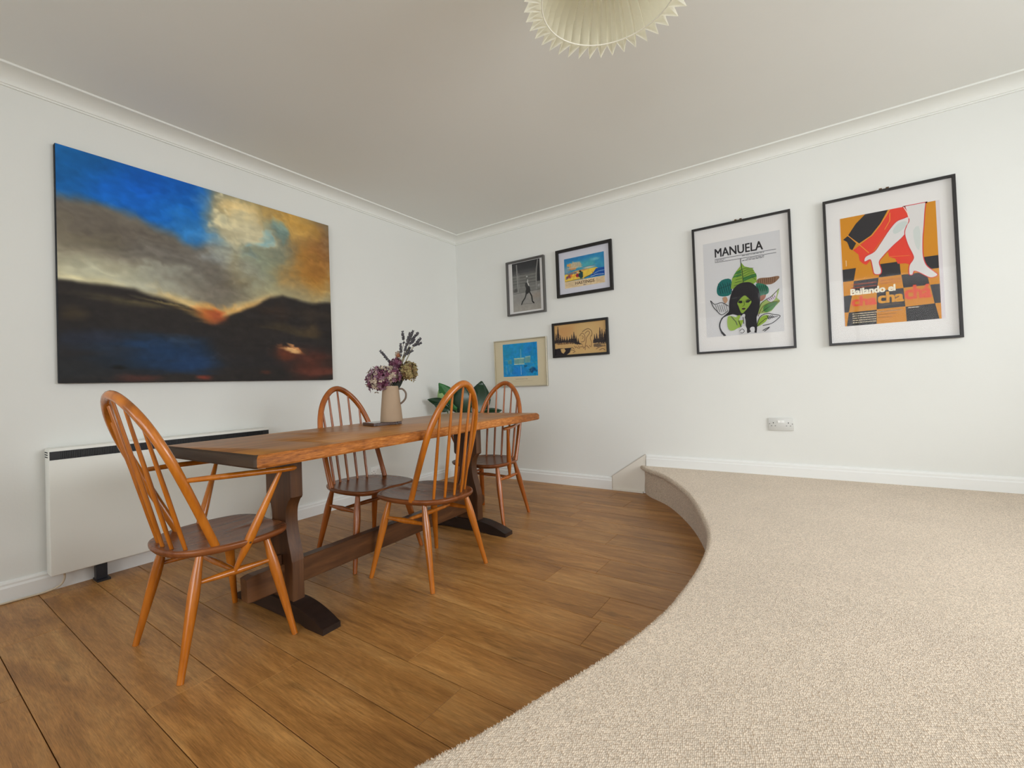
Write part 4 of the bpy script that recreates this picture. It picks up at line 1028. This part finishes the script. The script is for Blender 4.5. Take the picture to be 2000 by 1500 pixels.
# arm, hair, face, hand
p.poly([(.30, .80), (.36, .80), (.44, .84), (.42, .93), (.33, .95), (.29, .90)], YG, 2)
p.line([(.36, .775), (.25, .795), (.205, .835), (.186, .886), (.20, .94), (.245, .998)], .012, BLK, 3)
p.poly([(.19, .90), (.215, .945), (.27, .995), (.24, 1.0), (.20, .965)], BLK)
p.poly([(.563, .468), (.50, .468), (.443, .485), (.39, .52), (.357, .57), (.33, .64), (.322, .70), (.315, .75), (.235, .795), (.26, .80), (.345, .775), (.43, .80), (.47, .80), (.528, .838), (.53, .90), (.546, .99), (.60, .97), (.662, .994), (.672, .90), (.671, .839), (.70, .77), (.722, .70), (.728, .62), (.71, .56), (.662, .505), (.61, .475)], BLK, 2)
p.poly([(.529, .600), (.47, .635), (.432, .671), (.447, .70), (.455, .726), (.475, .77), (.492, .780), (.51, .775), (.574, .726), (.598, .70), (.616, .668), (.57, .625)], (132, 160, 60), 2)
p.poly([(.44, .662), (.475, .652), (.505, .668), (.475, .678)], BLK, 2); p.poly([(.535, .668), (.575, .652), (.612, .655), (.575, .680)], BLK, 2)
p.line([(.452, .650), (.50, .655)], .0065, BLK); p.line([(.54, .655), (.60, .640)], .0065, BLK); p.line([(.52, .655), (.525, .70), (.50, .71)], .0055, (62, 86, 34))
p.poly([(.485, .735), (.51, .727), (.54, .735), (.515, .748)], (58, 30, 50), 2)
p.poly([(.47, .83), (.50, .79), (.53, .80), (.51, .86), (.52, .90), (.49, .93), (.47, .88)], (196, 196, 200), 2)
p.poly([(.38, .86), (.42, .805), (.47, .80), (.445, .85), (.50, .85), (.48, .90), (.43, .93), (.385, .915)], YG, 2)
for a in (((.345, .80), (.39, .85)), ((.40, .85), (.42, .90)), ((.44, .85), (.47, .92)), ((.50, .82), (.505, .89))): p.line(list(a), .007, BLK)
p.poly([(.46, .925), (.53, .915), (.54, .98), (.48, 1.0), (.45, .97)], (210, 210, 212), 2); p.line([(.45, .96), (.48, .94), (.51, .965), (.48, .985), (.46, .975)], .0055, BLK, 2)
p.poly([(.58, .95), (.60, .93), (.64, .935), (.635, .985), (.60, .98)], (210, 210, 212), 2); p.line([(.74, .975), (.78, .96), (.83, .945), (.79, .97), (.76, .985)], .0065, BLK, 2)
p.done()

# poster two: dancer's legs on a chequered floor
t = frame('framed_poster', 'black-framed orange poster of dancing legs on a chequered floor, rightmost on the back wall', 3.090, 3.695, 1.084, 2.015, .014, .028, M_black, M_mount, True, group='large black-framed posters on the back wall', cat='poster')
p = Print(t, 3.169, 3.628, 1.201, 1.888)
OR, DK, RD, WH = (206, 138, 38), (52, 50, 52), (222, 70, 54), (216, 214, 212)
p.rect(0, 0, 1, 1, (214, 208, 212)); p.rect(.012, 0, .965, 1, OR)
# chequered floor in perspective: columns meet far above the horizon
rowv = [.472, .573, .600, .705, .715, .868, .875, 1.0]
cols = {0: (.012, .158, .412, .594, .829, .964), 1: (.012, .125, .394, .607, .858, .964), }
Q = lambda a, b, c, d: p.poly([a, b, c, d], DK)
Q((.012, .474), (.158, .474), (.128, .588), (.012, .588)); Q((.402, .470), (.600, .470), (.607, .588), (.388, .588)); Q((.829, .462), (.964, .462), (.964, .572), (.852, .572))
Q((.128, .592), (.386, .588), (.362, .705), (.108, .705)); Q((.610, .590), (.848, .590), (.872, .705), (.625, .705))
Q((.012, .720), (.103, .715), (.060, .872), (.012, .872)); Q((.360, .708), (.625, .706), (.634, .868), (.350, .870)); Q((.876, .705), (.964, .705), (.964, .866), (.908, .866))
Q((.058, .875), (.350, .873), (.343, 1.0), (.030, 1.0)); Q((.635, .872), (.912, .866), (.945, 1.0), (.640, 1.0))
p.poly([(.282, .0), (.18, .07), (.091, .165), (.204, .255), (.328, .201), (.43, .11), (.513, .0)], DK)
p.poly([(.09, .168), (.035, .198), (.075, .222), (.086, .244), (.103, .292), (.129, .307), (.172, .250)], DK)
p.poly([(.531, .0), (.492, .05), (.34, .203), (.174, .29), (.135, .308), (.191, .355), (.20, .412), (.235, .445), (.268, .460), (.30, .435), (.334, .36), (.503, .184), (.604, .123), (.705, .101), (.672, .0)], RD)
p.poly([(.66, .245), (.492, .370), (.501, .419), (.56, .44), (.582, .489), (.66, .495), (.705, .514), (.735, .44), (.690, .318)], RD)
p.line([(.531, .0), (.492, .05), (.42, .13), (.34, .203), (.20, .262)], .006, (226, 150, 60)); p.line([(.53, .03), (.525, .10), (.47, .17)], .005, (226, 150, 60)); p.line([(.085, .163), (.20, .262), (.30, .355)], .006, (226, 150, 60)); p.line([(.50, .415), (.70, .432)], .004, (226, 130, 60))
lg1 = [(.712, .098), (.66, .105), (.591, .121), (.515, .185), (.43, .28), (.36, .352), (.27, .385), (.250, .419), (.262, .425), (.303, .413), (.322, .43), (.335, .50), (.345, .545), (.375, .557), (.405, .553), (.412, .52), (.395, .45), (.44, .40), (.544, .321), (.656, .245), (.73, .131)]
lg2 = [(.672, -.03), (.682, .0), (.716, .12), (.690, .17), (.668, .231), (.690, .33), (.735, .43), (.735, .47), (.695, .52), (.690, .59), (.715, .597), (.735, .568), (.79, .59), (.876, .640), (.93, .637), (.943, .622), (.90, .585), (.845, .53), (.822, .445), (.828, .30), (.845, .184), (.856, .09), (.872, .0), (.876, -.03)]
cl = lambda L: [(min(1, max(0, q.x)), min(1, max(0, q.y))) for q in catmull([(a, b, 0) for a, b in L], 4, closed=True)]
lg1, lg2 = cl(lg1), cl(lg2)
p.line(lg1+lg1[:1], .014, (206, 62, 66)); p.poly(lg1, WH); p.line(lg2+lg2[:1], .012, (206, 62, 66)); p.poly(lg2, WH)
p.line([(.665, .0), (.70, .06), (.712, .11)], .006, (238, 210, 200))
p.poly([(.60, .14), (.665, .125), (.70, .15), (.64, .20), (.57, .225), (.55, .19)], (198, 206, 202), 2); p.poly([(.745, .22), (.80, .19), (.81, .30), (.79, .40), (.755, .34)], (202, 208, 204), 2)
for k in range(5): p.rect(.052, .395+k*.011, .060, .402+k*.011, (238, 226, 190)); p.layer -= 1
p.layer += 4
p.fine(.10, .625, .36, .012, (150, 70, 50), 21); p.fine(.40, .620, .62, .010, (176, 100, 50), 22); p.fine(.10, .655, .36, .010, (150, 70, 50), 23); p.fine(.40, .645, .60, .008, (176, 100, 50), 24)
p.text('Bailando el', .085, .662, .548, .722, (240, 234, 214), .022)
p.text('cha', .092, .735, .355, .825, (222, 84, 58), .06); p.text('cha', .365, .722, .625, .822, (214, 152, 48), .06); p.text('chá', .632, .690, .885, .812, (222, 84, 58), .06)
p.fine(.38, .836, .60, .008, (120, 100, 80), 31)
for k in range(5): p.fine(.095, .893+k*.020, .34 if k else .60, .008, (206, 190, 160), 41+k)
for k in range(3): p.fine(.36, .893+k*.026, .60-.05*k, .006, (150, 96, 30), 51+k)
p.fine(.66, .883, .76, .007, (220, 210, 190), 61)
p.done()

# --- small pictures: finely sampled prints
def picture_print(t, P, x0, x1, z0, z1, y=-.0094):
    o = t.location
    return P.mesh('print', lambda U, V: (x0+U*(x1-x0)-o.x, np.full(U.shape, y), z1-V*(z1-z0)-o.z), M_vprint, t)
M_vprint = vcol_mat('printed_paper', .65, .25)
SG = 'small framed pictures grouped near the room corner'
t = frame('framed_photograph', 'grey-framed black and white photograph of a dancer in a hall',   .641, 1.052, 1.562, 2.082, .016, .034, M_grey, M_mount, group=SG, cat='picture')
P = Paint(150, 230, 3); n1 = P.noise(4, 6, 4); n2 = P.noise(20, 26, 3)
P.fill((120, 120, 116)); P.fill((58, 58, 60), smoothstep(.27, .20, P.v+n1*.05)); P.fill((98, 98, 96), smoothstep(.13, .2, P.v)*smoothstep(.27, .2, P.v)*.5)
for v0 in (.25, .31, .37, .43, .485, .54): P.line([(.02, v0+.003), (1, v0+.008)], .008, (78, 78, 78), .8)
P.fill((132, 132, 128), smoothstep(.47, .49, P.v)*smoothstep(.62, .60, P.v)*.6); P.blob(.12, .56, .12, .05, (70, 70, 70), .7, .6, n2); P.blob(.95, .53, .06, .04, (170, 170, 168), .8, .6, n2)
P.poly([(.86, .02), (1, 0), (1, .44), (.87, .44)], (46, 46, 48), .9); P.line([(.93, .02), (.885, .18), (.865, .35), (.86, .62)], .022, (142, 142, 138)); P.line([(.17, .04), (.185, .35), (.20, .60)], .018, (150, 150, 146)); P.line([(.24, .22), (.25, .56)], .008, (140, 140, 138))
P.fill((150, 148, 144), smoothstep(.605, .625, P.v+n1*.02)); P.fill((176, 168, 156), smoothstep(.75, 1, P.v)*.5); P.blob(.85, .72, .25, .08, (168, 150, 134), .5, 1)
P.line([(.02, .63), (.98, .61)], .006, (92, 92, 92), .8)
P.blob(.534, .312, .05, .032, (92, 92, 92), 1, .2); P.blob(.534, .312, .036, .023, (176, 176, 172), 1, .3); P.line([(.52, .34), (.50, .42)], .008, (100, 100, 100)); P.line([(.55, .34), (.58, .40)], .008, (100, 100, 100))
P.line([(.53, .45), (.56, .38), (.56, .40)], .016, (190, 190, 186)); P.blob(.55, .415, .025, .018, (196, 196, 192), 1, .3); P.poly([(.47, .44), (.56, .43), (.60, .50), (.57, .58), (.51, .58), (.46, .50)], (60, 60, 60)); P.poly([(.53, .42), (.58, .45), (.61, .51), (.57, .50)], (212, 212, 208))
P.poly([(.50, .54), (.62, .52), (.645, .61), (.58, .65), (.46, .69), (.47, .60)], (48, 48, 48)); P.line([(.52, .62), (.44, .74), (.345, .81), (.31, .86)], .022, (44, 44, 44)); P.line([(.60, .62), (.68, .72), (.70, .83), (.75, .865)], .022, (40, 40, 40))
P.line([(.33, .858), (.72, .868)], .006, (116, 114, 110), .8); P.img *= (1+n2*.12)[..., None]
picture_print(t, P, .698, 1.0, 1.598, 2.062)

t = frame('framed_print', 'black-framed seaside railway-style print lettered HASTINGS in a white mount', 1.170, 1.686, 1.664, 2.089, .026, .026, M_black, M_mount2, group=SG)
P = Paint(210, 150, 5); n1 = P.noise(5, 4, 4); n2 = P.noise(26, 20, 3); n3 = P.noise(8, 20, 3)
P.fill((46, 136, 186)); P.blob(.65, .32, .4, .22, (88, 178, 178), .8, .9, n1); P.blob(.2, .04, .5, .1, (38, 118, 178), .7, .9, n1); P.blob(.78, .18, .12, .06, (140, 200, 200), .7, .8, n2)
P.blob(.06, .40, .12, .16, (140, 166, 176), .8, .8, n2); P.blob(.26, .27, .19, .14, (206, 188, 150), .95, .35, n2); P.blob(.12, .24, .06, .07, (226, 160, 80), .9, .5, n2); P.blob(.22, .37, .12, .05, (224, 150, 84), .8, .6, n2); P.blob(.34, .22, .10, .09, (190, 186, 160), .7, .6, n2)
for k in range(7): P.line([(.12+k*.045, .20), (.12+k*.045, .40)], .010, (168, 138, 110), .5)
P.line([(.10, .33), (.46, .36)], .012, (220, 208, 180), .8); P.line([(.46, .40), (.78, .38)], .020, (110, 130, 150), .9); P.blob(.62, .42, .18, .03, (226, 216, 190), .8, .6, n2)
P.poly([(0, .52), (.30, .46), (.80, .46), (.85, .50), (.70, .64), (.50, .76), (0, .78)], (232, 198, 78)); P.blob(.20, .52, .22, .04, (88, 100, 150), .8, .7, n2); P.blob(.45, .47, .2, .03, (210, 140, 100), .7, .7, n2)
P.poly([(.80, .50), (1, .50), (1, .755), (.62, .755), (.70, .66)], (20, 78, 160)); P.line([(.74, .66), (.86, .60), (1, .60)], .014, (150, 196, 220), .9); P.line([(.66, .735), (.80, .70), (.98, .72)], .012, (206, 224, 232), .9)
P.blob(.12, .62, .05, .07, (150, 60, 70), .9, .4, n2); P.blob(.18, .60, .03, .06, (226, 120, 60), .9, .4, n2); P.blob(.25, .62, .05, .05, (236, 170, 50), .9, .4, n2); P.blob(.06, .64, .04, .06, (90, 60, 110), .8, .4, n2)
P.blob(.335, .62, .05, .09, (150, 34, 60), 1, .3, n2); P.blob(.41, .62, .065, .12, (30, 70, 74), 1, .25, n2); P.blob(.40, .50, .028, .035, (60, 40, 30), 1, .3); P.blob(.335, .53, .025, .03, (226, 190, 150), 1, .3)
P.line([(.50, .74), (.66, .68)], .02, (60, 60, 70), .8); P.line([(.70, .58), (.72, .66)], .012, (150, 100, 40)); P.line([(.02, .77), (.35, .745), (.46, .75)], .014, (90, 70, 60), .7)
P.fill((222, 200, 160), smoothstep(.765, .785, P.v+n3*.01)); 
for a, b in ((.03, .22), (.80, .97)):
    for v0 in (.83, .87, .91, .95): P.line([(a, v0), (b, v0)], .010, (196, 164, 128), .7)
P.img *= (1+n2*.16)[..., None]
picture_print(t, P, 1.246, 1.614, 1.740, 2.002)
p = Print(t, 1.246, 1.614, 1.740, 2.002, -.0098); p.text('HASTINGS', .268, .825, .750, .925, (92, 66, 54), .008); p.fine(.47, .965, .54, .02, (60, 60, 90), 3); p.done('lettering')

t = frame('framed_print', 'silver-framed blue print of a riverside palace in a cream mount, behind the far chair', .458, 1.042, .886, 1.338, .010, .022, M_silver, M_mount_cream, group=SG)
P = Paint(190, 156, 9); n1 = P.noise(5, 4, 4); n2 = P.noise(24, 20, 3); n3 = P.noise(22, 5, 3)
P.fill((24, 146, 206)); P.blob(.85, .2, .25, .35, (20, 116, 200), .7, .9, n1); P.blob(.1, .3, .15, .3, (30, 146, 186), .7, .9, n1); P.blob(.4, .85, .4, .2, (22, 124, 210), .7, .9, n1); P.fill((30, 150, 180), smoothstep(.0, .25, n3)*.5)
P.poly([(.33, .46), (.624, .46), (.617, .64), (.33, .635)], (138, 178, 164)); P.poly([(.637, .44), (.80, .42), (.795, .60), (.637, .60)], (128, 172, 160), .85); P.poly([(.14, .50), (.26, .47), (.26, .62), (.147, .61)], (110, 170, 168), .9)
for k in range(8): P.line([(.36+k*.034, .50), (.36+k*.034, .61)], .010, (60, 130, 150), .8)
for k in range(4): P.line([(.66+k*.036, .47), (.66+k*.036, .57)], .010, (70, 140, 150), .7); P.line([(.16+k*.03, .50), (.17+k*.028, .60)], .012, (40, 110, 130), .7)
P.line([(.33, .455), (.62, .455)], .014, (196, 214, 190)); P.line([(.33, .635), (.62, .635)], .014, (206, 222, 200)); P.poly([(.515, .45), (.53, .16), (.545, .45)], (120, 176, 176)); P.line([(.53, .30), (.53, .18)], .006, (160, 200, 196)); P.line([(.66, .425), (.80, .41)], .010, (190, 212, 190))
P.line([(.02, .50), (.14, .50)], .010, (110, 170, 176)); P.line([(.80, .62), (1, .60)], .010, (90, 160, 176), .7)
for a, b, c in ((.10, .66, .92), (.17, .65, .84), (.22, .66, .93), (.07, .70, .88)): P.line([(a, b), (a+.01, c)], .012, (104, 176, 196), .8)
P.line([(.525, .70), (.525, .95)], .010, (180, 214, 224), .9); P.blob(.86, .82, .12, .10, (14, 62, 110), .8, .5, n2); P.line([(.75, .80), (.84, .72), (.82, .86)], .012, (90, 160, 160), .7); P.line([(.90, .74), (.94, .68), (1, .70)], .012, (90, 170, 150), .7); P.blob(.66, .70, .06, .04, (16, 90, 130), .7, .5, n2)
P.img *= (1+n2*.22)[..., None]
picture_print(t, P, .558, .940, .983, 1.298)
p = Print(t, .470, 1.030, .898, 1.326); p.fine(.40, .862, .64, .014, (176, 160, 128), 3); p.fine(.34, .905, .74, .008, (190, 176, 146), 4); p.done('caption')

t = frame('framed_drawing', 'black-framed ink drawing of pine trees on tan paper, lower right of the group', 1.105, 1.628, 1.133, 1.443, .020, .024, M_black, M_mount_cream, group=SG)
P = Paint(240, 134, 12); n1 = P.noise(5, 4, 4); n2 = P.noise(30, 18, 3)
P.fill((206, 168, 112)); P.blob(.2, .2, .3, .3, (202, 150, 96), .7, .9, n1); P.blob(.6, .3, .25, .4, (210, 178, 122), .7, .9, n1); P.blob(.5, .95, .5, .15, (214, 178, 120), .7, .9, n1)
rg = random.Random(8); IN = (44, 38, 42)
def pine(x, top, bot, w_):
    P.line([(x, top), (x, bot)], .010, IN)
    k = 0; v = top+.03
    while v < bot:
        q = w_*(v-top)/(bot-top)*rg.uniform(.6, 1.15); P.line([(x-q, v+.03), (x, v), (x+q, v+.03)], .012, IN, .9); v += .026
for x, a, b, w_ in ((.03, .28, .56, .03), (.073, .05, .56, .045), (.12, .34, .58, .03), (.16, .40, .58, .025), (.20, .42, .58, .03), (.25, .40, .60, .03), (.30, .42, .60, .03), (.345, .36, .60, .03), (.39, .28, .64, .05), (.43, .40, .66, .035), (.47, .50, .68, .03), (.78, .42, .66, .03), (.82, .40, .68, .04), (.882, .22, .68, .045), (.92, .28, .68, .035), (.96, .36, .68, .04), (.985, .30, .66, .03)): pine(x, a, b, w_)
P.fill(IN, ((P.v > .50+n2*.12) & (P.v < .60+n2*.06) & (P.u < .43))*.75); P.fill(IN, ((P.v > .58+n2*.12) & (P.v < .68+n2*.05) & (P.u > .75))*.7)
P.poly([(.40, .60), (.47, .62), (.56, .70), (.40, .66)], IN, .9)
for k in range(5): P.line([(.02+k*.05, .60+.02*(k % 2)), (.08+k*.06, .64), (.14+k*.06, .61)], .010, (110, 80, 56))
P.poly([(.0, .775), (.10, .77), (.34, .78), (.33, .86), (.28, .96), (.22, 1), (.0, 1)], IN); P.poly([(.11, .79), (.19, .78), (.215, .86), (.17, .95), (.13, .90)], (206, 172, 116)); P.line([(.33, .80), (.30, .93), (.24, 1)], .016, (206, 172, 116))
P.cline([(.50, .42), (.545, .34), (.59, .40), (.60, .50), (.58, .60), (.52, .62)], .008, (88, 62, 48)); P.cline([(.555, .30), (.61, .24), (.67, .22), (.72, .28), (.735, .38), (.72, .46)], .009, (70, 50, 40)); P.cline([(.60, .36), (.66, .29), (.69, .36), (.63, .50), (.615, .64), (.60, .74), (.595, .88)], .008, (92, 66, 48)); P.cline([(.735, .40), (.70, .52), (.72, .66), (.71, .80)], .007, (100, 74, 54)); P.cline([(.54, .42), (.57, .46), (.55, .52)], .006, (100, 74, 54))
for k in range(14): 
    x = .34+k*.026; P.cline([(x, .76+.03*math.sin(k*2.2)), (x+.02, .80+.04*math.sin(k*1.7))], .009, (96, 68, 50), .8)
P.cline([(.76, .74), (.82, .72), (.99, .72)], .009, IN); P.blob(.84, .78, .09, .05, (84, 72, 66), .7, .4, n2); P.cline([(.80, .88), (.88, .82), (.97, .80)], .008, (92, 66, 50)); P.cline([(.86, .92), (.92, .88), (.96, .93)], .008, (70, 50, 44)); P.cline([(.33, .84), (.40, .90), (.36, .94)], .008, (92, 66, 50))
for k in range(10): P.cline([(.77+k*.02, .74), (.775+k*.02, .81)], .006, (80, 66, 58), .7)
picture_print(t, P, 1.124, 1.609, 1.152, 1.424)

bpy.context.view_layer.update()
